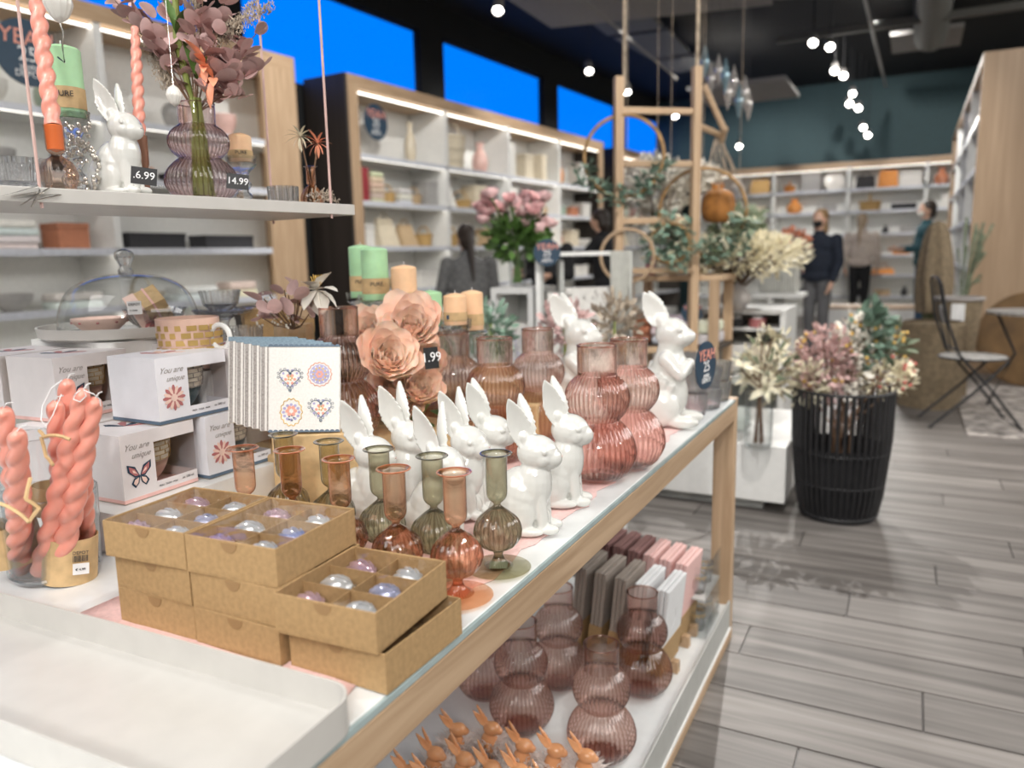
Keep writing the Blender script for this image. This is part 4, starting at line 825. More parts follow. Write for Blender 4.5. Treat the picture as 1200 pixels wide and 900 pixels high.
def scallop(par, z, m='slate'):
    b = MB(); n = 14
    for i in range(n): b.prism([(.0042*math.cos(a), .0042*math.sin(a)) for a in [PI*k/6*1.0 for k in range(7)]], 0, .0006, T(-nw/2+nw*(i+.5)/n, -.0003, z) @ RX(PI/2))
    b.build('scalloped_hem', M[m], par, False)
scallop(fr, nh); scallop(fr, .0005)
for k in range(5):
    back = Vector((-math.cos(hd), -math.sin(hd), 0))
    p = fr.location + back*(.0115*(k+1)) - nd*(.0155*(k+1)) + Vector((0, 0, .0015*k))
    t = thing('striped_napkin', ['first', 'second', 'third', 'fourth', 'rearmost'][k]+' grey striped linen napkin behind the one with hearts', 'napkin', p, 0, 'grey striped folded napkins', rot=(-.20, .03, hd+PI/2))
    MB().box((-nw/2, 0, 0), (nw/2, nth, nh+.004)).build('cloth', M['linen'], t, False, bevel=.002)
    for j in range(4): MB().box((-nw/2+.002+.009*j, -.0004, .001), (-nw/2+.0075+.009*j, 0, nh)).build('stripe', M['greystripe'], t, False)
    MB().box((-nw/2, -.0006, nh-.001), (nw/2, nth+.0006, nh+.0062)).build('dotted_hem', M['bluedot'], t, False)
    b = MB()
    for j in range(14): b.ball((-nw/2+nw*(j+.5)/14, nth*.5, nh+.0062), (.0013, .0013, .0004), 6, 4)
    b.build('dots', M['paper'], t)
t = thing('napkin_block', 'kraft block that props the napkins up behind the stem vases', 'stand', fr.location + Vector((0, 0, -(fr.location.z-TZ-.003))), hd+PI/2)
MB().box((-.05, -.006, 0), (nw/2+.03, .10, fr.location.z-TZ-.006)).build('block', M['kraftl'], t, False, bevel=.002)
# ------------------------------------------------------------------ twisted candles
def twist(L_, r, taper=True, turns=4.2, n=20, m=90, star=.26, top0=.0):
    b = MB(); vs = []; fs = []
    for k in range(m+1):
        u = k/m; z = L_*u; rr = r*(1-(.35*max(0, (u-.55)/.45)**1.5 if taper else 0))
        if u > .97: rr *= math.sqrt(max(.02, 1-((u-.97)/.03)**2))
        f = min(1, u/.08) if top0 == 0 else 1
        for i in range(n):
            a = 2*PI*i/n; q = rr*(1-star*f+star*f*abs(math.cos(a-turns*2*PI*u))*1.35); vs.append((q*math.cos(a), q*math.sin(a), z))
    for k in range(m):
        for i in range(n): j = (i+1) % n; fs.append((k*n+i, k*n+j, (k+1)*n+j, (k+1)*n+i))
    fs += [tuple(range(n))[::-1], tuple(m*n+i for i in range(n))]
    return b.add(vs, fs)
tw = twist(.235, .0135).mesh('wax_twist', M['pinkwax'], ang=80)
cv = ONZ(58, 690, TZ+.003); cv.x -= .048; cv.y += .040
vt = thing('glass_cylinder', 'clear glass cylinder vase holding the bundles of pink twisted candles', 'vase', (cv.x, cv.y, TZ+.001))
MB().lathe([(.001, .012), (.050, .012), (.054, .018), (.060, .118), (.0615, .119), (.062, .117), (.057, .010), (.050, .001), (.001, .0005)], 56).build('vase_glass', M['clear'], vt)
MB().torus((0, 0, .118), .0607, .0009, 56, 6).build('rim', M['crystal'], vt); MB().torus((0, 0, .008), .052, .003, 56, 6).build('thick_base', M['crystal'], vt)
def candle(px, d, tz, base, lab, r=1.0):
    top = AT(px[0], px[1], d); b0 = Vector(base); v = top-b0; L_ = v.length
    t = thing('twisted_candle', lab, 'candle', b0, 0, 'pink twisted candles in the glass cylinder', rot=v.to_track_quat('Z', 'Y').to_euler()); o = put('wax_twist', tw, t); o.scale = (r, r, L_/.235)
    MB().tube([(0, 0, L_), (.003, 0, L_+.006), (.010, .004, L_+.004)], .0008, 5).build('wick', M['paper'], t)
    return t, L_
zc = TZ+.016
for (px, py, d, bx, by, lab) in [(4, 478, .90, -.034, -.02, 'pink twisted candle cut by the left picture edge'), (20, 505, .86, -.028, -.032, 'pink twisted candle in front of the leftmost bundle'), (79, 444, .97, -.006, .008, 'tallest pink twisted candle in the middle bundle'), (64, 470, .95, -.014, .030, 'pink twisted candle behind the middle bundle'),
                                (98, 456, .92, .010, -.026, 'pink twisted candle second from the right carrying the price label'), (112, 466, .93, .034, -.016, 'rightmost pink twisted candle in the glass cylinder'), (92, 500, .96, .020, .03, 'short pink twisted candle hidden behind the right bundle')]:
    candle((px, py), d, 0, (cv.x+bx, cv.y+by, zc), lab)
dcv = (RW.transposed() @ (cv-EYE)).z
for (px, py, d, r_, hgt, ry, lab, pr) in [(82, 652, dcv-.026, .0315, .062, .10, 'kraft paper sleeve with price label round the right candle bundle', 1), (66, 584, dcv-.004, .028, .040, .1, 'kraft paper sleeve round the middle candle bundle', 0), (16, 634, dcv-.026, .031, .056, -.15, 'kraft paper sleeve round the left candle bundle', 0)]:
    q = AT(px, py, d); t = thing('kraft_sleeve', lab, 'paper sleeve', q, 0, rot=(.03, ry, toward(q)+PI/2))
    MB().lathe([(r_, -hgt/2), (r_*1.02, hgt/2), (r_*.99, hgt/2), (r_*.97, -hgt/2)], 30, None, lambda a, z, k: k*(1+.06*math.cos(2*a))).build('sleeve', M['kraftl'], t)
    if pr:
        MB().box((.002, -r_*1.09, -.014), (.021, -r_*1.04, .001)).build('price_label', M['paper'], t, False); text('DEPOT', .006, M['ink'], t, (.011, -r_*1.10, .016)); text('€ 4.99', .0045, M['ink'], t, (.011, -r_*1.10, -.007))
        b = MB()
        for i in range(12): b.box((.002+.0015*i, -r_*1.10, .004), (.0026+.0015*i+(.0004 if i % 3 else 0), -r_*1.09, .0125))
        b.build('barcode', M['ink'], t, False)
for pts, lab in (([(46, 505, .93), (52, 512, .92), (66, 510, .91), (82, 515, .91)], 'kraft ribbon tied round the middle candles'), ([(0, 590, .85), (20, 600, .84), (34, 612, .84), (46, 596, .86), (30, 585, .85), (36, 560, .86)], 'kraft ribbon bow on the left candles'), ([(48, 512, .92), (54, 535, .92), (62, 545, .91)], 'loose kraft ribbon end hanging by the middle candles')):
    P_ = [AT(*p) for p in pts]; b = MB()
    for i in range(len(P_)-1): b.tube([P_[i], (P_[i]+P_[i+1])/2+Vector((0, 0, .001)), P_[i+1]], .0022, 5)
    tag(b.build('ribbon', M['kraftl']), lab, 'ribbon')
P_ = [AT(*p) for p in ((72, 446, .95), (60, 455, .94), (50, 475, .94), (48, 492, .93), (54, 500, .93), (62, 486, .93), (72, 462, .94))]
tag(MB().tube(P_, .0007, 5).build('wick_loop', M['paper']), 'long white wick loop on the tallest pink candle', 'wick')
P_ = [AT(*p) for p in ((95, 457, .92), (88, 462, .91), (86, 468, .91), (94, 471, .91), (101, 464, .91), (98, 457, .91), (110, 462, .91), (117, 468, .92), (118, 476, .92))]
tag(MB().tube(P_, .0007, 5).build('wick_loop', M['paper']), 'curled white wick loop on the right pink candles', 'wick')
q = AT(36, 530, 1.02); t = thing('tall_tumbler', 'empty clear glass vase behind the twisted candles', 'vase', (q.x, q.y, TZ+.001)); h = q.z-TZ+.022
MB().lathe([(.001, .008), (.034, .008), (.039, .02), (.041, h), (.042, h), (.040, .015), (.034, .001), (.001, .001)], 40).build('vase_glass', M['clear'], t); MB().torus((0, 0, h), .0415, .0009, 40, 6).build('rim', M['crystal'], t)
# ------------------------------------------------------------------ cake dome on its tray
dc = AT(148, 381, 1.50); dz = dc.z-.018
t = thing('tall_riser', 'tall white riser standing under the cake dome tray', 'riser', (dc.x, dc.y, TZ+.001)); MB().prism(rrect(.12, .12, .01), 0, dz-TZ-.002).build('riser_block', M['white'], t, ang=25)
t = thing('cake_tray', 'round off white tray with a raised edge under the glass dome', 'tray', (dc.x, dc.y, dz))
MB().lathe([(.001, 0), (.140, 0), (.150, .004), (.153, .022), (.149, .022), (.146, .008), (.001, .006)], 64).build('tray_plate', M['offwhite'], t)
dp = AT(153, 376, 1.50); dp = Vector((dp.x, dp.y, dz+.007))
t = thing('glass_dome', 'clear glass cake dome with knob handle and white price sticker', 'dome', dp)
dpf = smoothprof([(.126, 0), (.126, .012), (.121, .045), (.105, .078), (.078, .098), (.045, .108), (.012, .111), (.009, .113)], 6)
MB().lathe(dpf, 64).build('dome_glass', M['clear'], t); MB().torus((0, 0, .001), .125, .0016, 64, 6).build('rim', M['crystal'], t)
MB().lathe(smoothprof([(.012, .110), (.013, .116), (.009, .124), (.012, .132), (.0165, .142), (.014, .152), (.004, .157), (.001, .157)]), 24, None, lambda a, z, r: r*(1+.08*math.cos(8*a))).build('knob', M['crystal'], t)
hd2 = toward(dp)+.12; q = Matrix.Translation((0, 0, 0)) @ RZ(hd2+PI/2) @ T(-.006, -.122, .048) @ RX(-.12)
o = MB().box((-.012, 0, -.010), (.012, .0006, .014)).build('price_sticker', M['paper'], t, False); o.matrix_local = q
o = text('DEPOT', .0062, M['ink'], t); o.matrix_local = q @ T(0, -.0006, .008) @ RX(PI/2); o = text('€ 19.99', .004, M['ink'], t); o.matrix_local = q @ T(-.002, -.0006, -.003) @ RX(PI/2)
q = AT(117, 372, 1.47); t = thing('pink_bowl', 'pale pink bowl printed with small flowers under the dome', 'bowl', (q.x, q.y, dz+.008)); MB().lathe(smoothprof([(.020, 0), (.030, .003), (.046, .018), (.050, .026), (.047, .026), (.030, .008), (.001, .005)]), 36).build('bowl', M['roselight'], t); dots(t, 'navy', (0, 0), .0, 1, .0001); 
b = MB()
for k in range(9): a = 2*PI*k/9; b.ball((.0478*math.cos(a), .0478*math.sin(a), .020), (.003, .003, .0022), 8, 5)
b.build('printed_dots', M['dustyrose'], t)
q = AT(182, 368, 1.48); t = thing('fluted_bowl', 'clear fluted glass bowl under the dome holding a gift box', 'bowl', (q.x, q.y, dz+.008)); MB().lathe(smoothprof([(.022, 0), (.026, .004), (.044, .020), (.053, .040), (.0545, .041), (.050, .037), (.03, .010), (.001, .006)]), 96, None, lambda a, z, r: r*(1+.05*abs(math.cos(12*a)))).build('bowl_glass', M['crystal'], t)
t = thing('gift_box', 'small kraft and pink gift box tied with ribbon, tilted in the glass bowl', 'box', (q.x, q.y, dz+.030), 0, rot=(.5, -.45, 1.0))
MB().box((-.030, -.030, 0), (.030, .030, .052)).build('box_body', M['kraftl'], t, False, bevel=.001); MB().box((-.031, -.031, .012), (-.010, .031, .053)).build('pink_wrap', M['roselight'], t, False); MB().box((.006, -.0315, -.0008), (.010, .0315, .0535)).build('ribbon', M['pinkpaper'], t, False)
b = MB()
for k in range(6): b.leaf((-.01, -.032, .02), (math.cos(k), -.4, math.sin(k)), .018, .010)
b.build('bow', M['dustyrose'], t)
# glass cake stand, mugs beside the dome
q = AT(262, 372, 1.62); t = thing('footed_dish', 'clear pressed glass footed dish right of the dome', 'dish', q-Vector((0, 0, .0)), 0)
MB().lathe(smoothprof([(.030, -.05), (.012, -.035), (.010, -.012), (.02, 0), (.052, .008), (.060, .016), (.061, .017), (.050, .012), (.001, .004)]), 72, None, lambda a, z, r: r*(1+.04*abs(math.cos(14*a)))).build('dish_glass', M['crystal'], t)
t2 = thing('scalloped_bowl', 'clear scalloped glass bowl standing in the footed dish', 'bowl', q+Vector((-.006, 0, .013))); MB().lathe([(.001, .002), (.020, .002), (.034, .014), (.041, .044), (.039, .044), (.032, .016), (.001, .005)], 72, None, lambda a, z, r: r*(1+.05*abs(math.cos(9*a)))).build('bowl_glass', M['crystal'], t2)
t = thing('tall_riser', 'hidden white riser under the footed glass dish', 'riser', (q.x, q.y, TZ+.001)); MB().prism(rrect(.045, .045, .008), 0, q.z-.051-TZ).build('riser_block', M['white'], t, ang=25)
q = AT(222, 402, 1.36); t = thing('brick_mug', 'pink mug with golden brick print behind the topmost mug box', 'mug', (q.x, q.y, q.z-.045), -.4, scale=1.15)
MB().lathe([(.001, .002), (.040, .002), (.044, .012), (.046, .078), (.044, .079), (.041, .012), (.001, .008)], 40).build('mug_wall', M['mugpink'], t); b = MB()
for k in range(4):
    for i in range(10):
        a = -1.6+.36*i+.18*(k % 2); b.add([(.0475*math.cos(a+s*.16), .0475*math.sin(a+s*.30), .028+.011*k+z*.008) for s, z in ((0, 0), (.5, 0), (1, 0), (1, 1), (.5, 1), (0, 1))], [(0, 1, 4, 5), (1, 2, 3, 4)])
b.build('printed_bricks', M['gold'], t); MB().torus((0, 0, 0), .018, .004, 20, 8, T(.052, .03, .05) @ RZ(.5) @ RX(PI/2)).build('handle', M['white'], t)
t = thing('tall_riser', 'hidden white riser under the brick print mug', 'riser', (q.x-.02, q.y+.02, TZ+.001)); MB().prism(rrect(.07, .05, .008), 0, q.z-.045-TZ-.002).build('riser_block', M['white'], t, ang=25)
q = AT(284, 398, 1.5); t = thing('glass_mug', 'clear hobnail glass cup with a white handle above the napkins', 'cup', (q.x, q.y, q.z-.018)); MB().lathe([(.001, .002), (.032, .002), (.036, .012), (.038, .044), (.036, .044), (.033, .012), (.001, .006)], 90, None, crys(16, .07)).build('cup_glass', M['crystal'], t); MB().torus((0, 0, 0), .013, .0028, 20, 8, T(-.046, -.012, .024) @ RZ(.3) @ RX(PI/2)).build('handle', M['white'], t); MB().lathe([(.001, -.003), (.055, .002), (.056, .004), (.001, 0)], 40).build('saucer', M['crystal'], t)
t = thing('tall_riser', 'hidden white riser under the hobnail cup', 'riser', (q.x, q.y, TZ+.001)); MB().prism(rrect(.05, .05, .008), 0, q.z-.023-TZ-.002).build('riser_block', M['white'], t, ang=25)
for i, (px, py, d, w_, h, c) in enumerate([(312, 400, 1.72, .09, .14, 'kraft'), (345, 400, 1.80, .07, .10, 'kraft'), (297, 378, 1.85, .05, .07, 'darkwood')]):
    q = AT(px, py, d); t = thing('kraft_box', ['upright kraft box behind the mauve blossoms', 'kraft box behind the glass vase of blossoms', 'small dark wooden box beside the clear glass dish'][i], 'box', (q.x, q.y, TZ+.001), .9+.2*i); hh = q.z-TZ+h*.52
    MB().box((-w_/2, -.04, 0), (w_/2, .04, hh)).build('box_body', M[c], t, False, bevel=.001); MB().box((-w_/2-.001, -.041, hh-.03), (w_/2+.001, .041, hh+.001)).build('lid', M[c], t, False)
# blossoms in a glass jar
q = AT(345, 398, 1.48); t = thing('blossom_jar', 'square clear glass jar of mauve blossoms and one white magnolia', 'flower arrangement', q+Vector((0, 0, -.07)), .4)
b = MB(); b.prism(rrect(.030, .030, .008), 0, .10); o = b.build('jar_glass', M['clear'], t, ang=25); o0 = t.location
b = MB(); lv = MB().rleaf((0, 0, 0), (0, 0, 1), .038, .032).mesh('leaf', M['mauve'])
for i, (px, py) in enumerate([(309, 350), (318, 368), (327, 356), (338, 346), (349, 352), (316, 345), (345, 366), (355, 360), (340, 372), (330, 372), (322, 362), (352, 345), (362, 368), (357, 375), (333, 340), (346, 338), (307, 372)]):
    p = AT(px, py, 1.44+ri(-.02, .03)); R_ = RZ(-.4); lp = R_ @ (p-o0); put('leaf', lv, t, lp, (ri(.3, 1.6), ri(-1, 1), ri(0, 6)), ri(.8, 1.15)); b.tube([(0, 0, .09), lp*.6+Vector((0, 0, .03)), lp], .0012, 5)
b.build('stems', M['brownstem'], t); b = MB()
for i in range(46): lp = RZ(-.4) @ (AT(ri(300, 345), ri(343, 385), 1.46)-o0); b.ball(lp, .0025, 6, 4)
stuff(b.build('berries', M['whiteflower'], t))
mp_ = MB().leaf((0, 0, 0), (0, 0, 1), .052, .040, (0, 1, 0), .5).mesh('petal', M['whiteflower'])
for i in range(8):
    p = AT(371, 340, 1.46); lp = RZ(-.4) @ (p-o0); fw = RZ(-.4) @ (EYE-p).normalized(); sd = fw.cross(Vector((0, 0, 1))).normalized(); up_ = sd.cross(fw); a_ = i*PI/4+.3; v_ = (sd*math.cos(a_)+up_*math.sin(a_))+fw*(.25+.5*(i % 2)); put('petal', mp_, t, lp, v_.to_track_quat('Z', 'Y').to_euler(), .85)
b = MB()
for i in range(16): b.tube([lp, lp+Vector((ri(-.014, .014), ri(-.014, .014), ri(.015, .03)))], .0009, 4)
b.build('stamens', M['yellowflower'], t)
# ================================================================== THE HANGING SHELF
HZ = 1.245
hs_ = thing('hanging_shelf', 'long white shelf hung on cords above the left of the table', 'shelf', (0, 0, HZ))
pa = ONZ(0, 214, HZ+.008) if False else Vector((-1.010, .575, 0)); pb_ = Vector((-.925, 1.165, 0)); dr = (pb_-pa).normalized(); nr = Vector((-dr.y, dr.x, 0)); pn = pa-dr*.35
A_ = [pn, pb_, pb_+nr*.24, pn+nr*.24]; MB().prism([(p.x, p.y) for p in A_], -.013, .006).build('shelf_board', M['offwhite'], hs_, False, bevel=.001)
def hshelf(px, py, off, z=HZ+.0065):       # off: how far back from the shelf front
    r = RW @ Vector((px-600, py-450, F)); nn = Vector((nr.x, nr.y, 0)); t_ = ((pa+nn*off).dot(nn)-EYE.dot(nn))/r.dot(nn); p = EYE+r*t_; return Vector((p.x, p.y, z))
for px, off, lab in [(47, .004, 'near front'), (387, .004, 'far front'), (318, .225, 'far back')]:
    p = hshelf(px, 225, off, 0)
    MB().tube([(p.x, p.y, -.02), (p.x+.0005, p.y, 1), (p.x, p.y, 3.99-HZ)], .0022, 6).build('cord', M['cord'], hs_)
b = MB(); p = hshelf(47, 225, -.003, HZ-.004)
for k in range(5): b.tube([p+Vector((ri(-.01, .01), ri(-.004, .002), .004)), p+dr*ri(-.05, .03)+Vector((.002, -.002, ri(-.02, .01))), p+dr*ri(-.03, .04)+Vector((.001, -.001, ri(-.012, .012))), p], .0008, 4)
tag(b.build('silver_wire', M['silver']), 'tangled silver wire on the left shelf edge', 'wire')
# crystal bowls on the shelf
q = hshelf(20, 214, .07); t = thing('crystal_bowl', 'cut crystal bowl at the left end of the hanging shelf', 'bowl', q); MB().lathe([(.001, .003), (.034, .002), (.038, .008), (.040, .040), (.038, .040), (.034, .010), (.001, .008)], 120, None, crys(14, .10)).build('bowl_glass', M['crystal'], t)
q = hshelf(332, 230, .10); t = thing('crystal_cup', 'small cut crystal cup near the right end of the hanging shelf', 'cup', q); MB().lathe([(.001, .003), (.022, .002), (.025, .006), (.026, .034), (.024, .034), (.021, .008), (.001, .008)], 100, None, crys(14, .12)).build('cup_glass', M['crystal'], t)
# twisted candles in holders
q = hshelf(70, 214, .05); t = thing('ball_candle_holder', 'small pale orange glass ball holder under the left twisted candle', 'candle holder', q)
MB().lathe(smoothprof([(.012, 0), (.018, .002), (.0225, .014), (.0235, .024), (.018, .038), (.007, .047), (.010, .052), (.012, .058), (.0125, .088)], 4), 60, None, lambda a, z, r: r*(1+.03*math.cos(14*a)*(z < .045))).build('holder_glass', M['paledrop'], t); MB().lathe([(.001, .052), (.0105, .055), (.0110, .087), (.0105, .0875)], 24).build('orange_sleeve', mat('amber_sleeve', (.80, .24, .08), .15, coat=.6), t)
def standing_candle(base, px, py, d, lab, r=.0105, L_=None):
    top = AT(px, py, d); v = top-Vector(base); L1_ = v.length; t = thing('twisted_candle', lab, 'candle', base, 0, rot=v.to_track_quat('Z', 'Y').to_euler()); o = put('wax_twist', twl, t); o.scale = (r/.0135, r/.0135, L1_/.235); return t
twl = twist(.235, .0135, turns=4.6, star=.30).mesh('wax_twist', M['pinkwax'], ang=80)
dq = (RW.transposed() @ (q+Vector((0, 0, .088))-EYE)).z
standing_candle(q+Vector((0, 0, .086)), 38, -35, dq+.02, 'pink twisted candle in the pale orange ball holder on the hanging shelf')
q = hshelf(170, 222, .12); t = thing('copper_holder', 'slim copper brown candle holder behind the shelf rabbit', 'candle holder', q); MB().lathe([(.001, 0), (.020, 0), (.020, .003), (.008, .008), (.008, .050), (.0098, .055), (.0105, .098), (.009, .098), (.008, .06)], 28).build('holder', M['brownsteel'], t)
MB().torus((0, 0, .098), .0098, .0008, 24, 5).build('rim', M['brownsteel'], t); dq = (RW.transposed() @ (q+Vector((0, 0, .09))-EYE)).z
standing_candle(q+Vector((0, 0, .090)), 158, 30, dq+.02, 'pink twisted candle in the copper holder behind the shelf rabbit', .0085)
# candle columns
def column(px, py, off, r, h, lab):
    q = hshelf(px, py, off); t = thing('crystal_column', lab, 'candle holder', q); k = h
    MB().lathe(smoothprof([(r, 0), (r, .004), (r*.6, k*.12), (r*.85, k*.24), (r*.5, k*.36), (r*.85, k*.5), (r*.5, k*.62), (r*.7, k*.78), (r*1.35, k*.96), (r*1.4, k)], 4), 32, None, lambda a, z, w_: w_*(1+.07*math.cos(8*a))).build('column_glass', M['crystal'], t); MB().lathe([(.001, k), (r*1.4, k), (r*1.5, k+.012), (r*1.4, k+.012), (r*1.3, k+.001)], 32).build('dish', M['crystal'], t); return q+Vector((0, 0, h+.002))
p = column(88, 212, .14, .020, .112, 'tall cut glass column holding the green candle on the hanging shelf')
t = pillar(p, .026, .10, 'green', 'pale green banded candle at the left of the hanging shelf', 0)
p = column(285, 225, .15, .018, .075, 'cut glass column holding the peach candle on the hanging shelf')
t = pillar(p, .021, .048, 'peach', 'short peach banded candle behind the shelf flower vase', 0)
b = MB(); q = hshelf(98, 212, .09)
for k in range(120): a = ri(0, 2*PI); z = ri(0, .10); r = .010+.012*abs(math.sin(z*40)); b.ball((q.x+r*math.cos(a), q.y+r*math.sin(a), q.z+z), .0032, 6, 4)
tag(stuff(b.build('silver_garland', mat('bead_silver', (.62, .58, .52), .25, metal=.7))), 'cluster of silvery beads beside the left candle column', 'beads')
# rabbit, card, vase with flowers
rabbit(hshelf(148, 220, .075), math.radians(10), 'tall white ceramic rabbit on the hanging shelf behind a price card', .80, 'white rabbit on the shelf')
q = hshelf(167, 202, .004); card(Vector((q.x, q.y, HZ+.018)), toward(q), '.6.99', 'left black price card in front of the white rabbit on the hanging shelf', .034, .024, 0, .12)
q = hshelf(277, 205, .02); card(Vector((q.x, q.y, HZ+.022)), toward(q), '14.99', 'right black price card leaning on the rose glass flower vase', .034, .024, 0, .10)
vq = hshelf(238, 226, .10); vs_ = .60
bub = bubble(vq, 'rose glass double bubble vase of dried flowers on the hanging shelf', 'shelf flower vase', 'roseg', .62); bub.rotation_euler = (0, 0, 0); bub.scale = (.80, .80, .62)
fa = thing('dried_bouquet', 'bouquet of mauve eucalyptus, pampas and an orange lily in the shelf vase', 'flowers', vq+Vector((0, 0, .01)))
fo = fa.location; depth0 = (RW.transposed() @ (fo-EYE)).z
leafm = [MB().rleaf((0, 0, 0), (0, 0, 1), l, w_).mesh('leaf', M['mauve']) for l, w_ in ((.032, .028), (.027, .025), (.038, .026))]
neck = Vector((0, 0, .13)); st = MB(); gs = MB()
ends = [(128, -8, -.02), (150, 8, .02), (175, 20, 0), (190, -15, .03), (212, -25, .02), (228, 20, -.03), (255, 40, -.02), (262, 5, .02), (292, 62, 0), (300, 85, .02), (288, 112, -.01), (268, 82, -.03), (300, 40, .03), (205, 60, .03), (240, -30, 0)]
for px, py, dd in ends:
    e = AT(px, py, depth0+dd)-fo; mid = neck.lerp(e, .5)+Vector((0, 0, .012)); pts = [Vector((ri(-.01, .01), ri(-.01, .01), 0)), neck*.6+Vector((ri(-.006, .006), ri(-.006, .006), 0)), neck, mid, e]; st.tube(pts, [.0016, .0016, .0014, .0011, .0007], 5)
    for k in range(7):
        u = .35+.65*k/6; base = neck.lerp(mid, u*2) if u < .5 else mid.lerp(e, u*2-1)
        for s in (1, -1):
            o = put('leaf', leafm[random.randrange(3)], fa, base, None, ri(.75, 1.15)); o.rotation_euler = (ri(.5, 1.5), ri(-.6, .6), ri(0, 2*PI))
st.build('stems', M['brownstem'], fa)
for k in range(9): a = ri(0, 6.28); gs.tube([(.016*math.cos(a), .016*math.sin(a), .0), (.010*math.cos(a), .010*math.sin(a), .09), (ri(-.008, .008), ri(-.008, .008), .155)], .0030, 6)
gs.tube([(0, 0, .12), AT(208, 50, depth0)-fo, AT(205, -10, depth0)-fo], [.004, .007, .005], 8); gs.build('green_stems', M['stem'], fa)
b = MB()
for (a0, a1) in (((190, 85), (165, 28)), ((198, 100), (178, 50)), ((248, 60), (300, 2)), ((262, 40), (318, 8)), ((232, 30), (225, -10)), ((205, 110), (190, 70))):
    p0 = AT(*a0, depth0)-fo; p1 = AT(*a1, depth0+ri(-.02, .02))-fo
    for k in range(330): u = random.random(); c_ = p0.lerp(p1, u); w_ = .014*(1-.55*u); c_ = c_+Vector((ri(-w_, w_), ri(-w_, w_), ri(-w_, w_))); b.tube([c_, c_+Vector((ri(-.004, .004), ri(-.004, .004), ri(.002, .007)))], [.0011, .0004], 3, False)
stuff(b.build('pampas_plumes', M['pampas'], fa))
lil = MB().leaf((0, 0, 0), (0, 0, 1), .040, .014, (0, 1, 0), .5).mesh('petal', M['coralflower'])
for c_, n, dd in (((240, 76), 9, -.04), ((250, 92), 6, -.045)):
    p = AT(*c_, depth0+dd)-fo
    for k in range(n): v = Vector((math.cos(2*PI*k/n), ri(-.5, -.1), math.sin(2*PI*k/n))); v.rotate(Euler((0, 0, -.6))); put('petal', lil, fa, p, v.to_track_quat('Z', 'Y').to_euler(), ri(.85, 1.1))
b = MB()
for i in range(70): p = AT(ri(225, 262), ri(60, 118), depth0+ri(-.03, .03))-fo; b.ball(p, .0016, 5, 4)
stuff(b.build('tiny_buds', M['pampas'], fa))
b = MB()
for c_ in ((206, 40), (230, 95)):
    p = AT(*c_, depth0-.03)-fo; b.leaf(p, (-.1, 0, 1), .07, .018); b.leaf(p, (.4, 0, .8), .045, .014)
b.build('green_leaves', M['greenleaf'], fa)
# little orange vase with two blossoms
q = hshelf(366, 233, .04); t = thing('mini_vase', 'little orange glass bottle with one cream and one coral blossom on the hanging shelf', 'vase', q)
MB().lathe(smoothprof([(.012, 0), (.019, .003), (.0195, .015), (.012, .028), (.0065, .033), (.0085, .038), (.0085, .062), (.013, .066)], 4), 60, None, lambda a, z, r: r*(1+.04*math.cos(14*a)*(z < .03))).build('vase_glass', M['orangeg'], t)
dq = (RW.transposed() @ (q-EYE)).z; b = MB()
for c_, m, n, nm in (((352, 160), 'lily', 12, 'cream_petal'), ((372, 168), 'coralflower', 12, 'coral_petal')):
    p = AT(*c_, dq)-q; b.tube([(0, 0, .03), p*.6+Vector((0, 0, .01)), p], .0014, 5); pmh = MB().leaf((0, 0, 0), (0, 0, 1), .026, .006, (0, 1, 0), .5).mesh('petal', M[m])
    for k in range(n): v = Vector((math.cos(2*PI*k/n+.2), -.35, math.sin(2*PI*k/n+.2)+.2)); v.rotate(Euler((0, 0, .5))); put('petal', pmh, t, p, v.to_track_quat('Z', 'Y').to_euler(), ri(.8, 1.1))
b.build('stems', M['brownstem'], t)
b = MB(); p0 = hshelf(380, 236, .02)
for k in range(60): c_ = p0+dr*ri(-.03, .03)+Vector((ri(-.006, .006), 0, ri(0, .018))); b.tube([c_, c_+Vector((ri(-.008, .008), ri(-.008, .008), ri(0, .012)))], .0010, 4)
tag(stuff(b.build('dried_sprig', M['pampas'])), 'small sprig of dried flowers on the right end of the hanging shelf', 'dried flowers')
# hanging ornaments
for (px, py, d, r, lab) in ((68, 4, .93, .0155, 'large ribbed white drop ornament hanging before the green candle'), (204, 112, 1.18, .011, 'small ribbed white drop ornament left of the shelf vase')):
    q = AT(px, py, d); t = thing('drop_ornament', lab, 'ornament', q)
    MB().lathe(smoothprof([(.001, -1.45*r), (r*.55, -1.1*r), (r*.95, -.3*r), (r, .2*r), (r*.7, .95*r), (r*.15, 1.4*r), (.001, 1.45*r)]), 40, None, lambda a, z, w_: w_*(1+.05*math.cos(12*a))).build('drop', M['ceramicmatte'], t)
    MB().tube([(0, 0, 1.4*r), (0, 0, .6)], .0003, 4).build('thread', M['silver'], t)
    if r > .012: MB().tube([(0, 0, -1.45*r), (.002, .001, -.032), (-.001, 0, -.05), (0, 0, -.068), (-.012, 0, -.06)], .0009, 5).build('beaded_tail', M['silver'], t)
for px, py, d, c, lab in ((138, 105, 1.55, 'sage', 'green dinosaur money box on the far shelf'),): pass
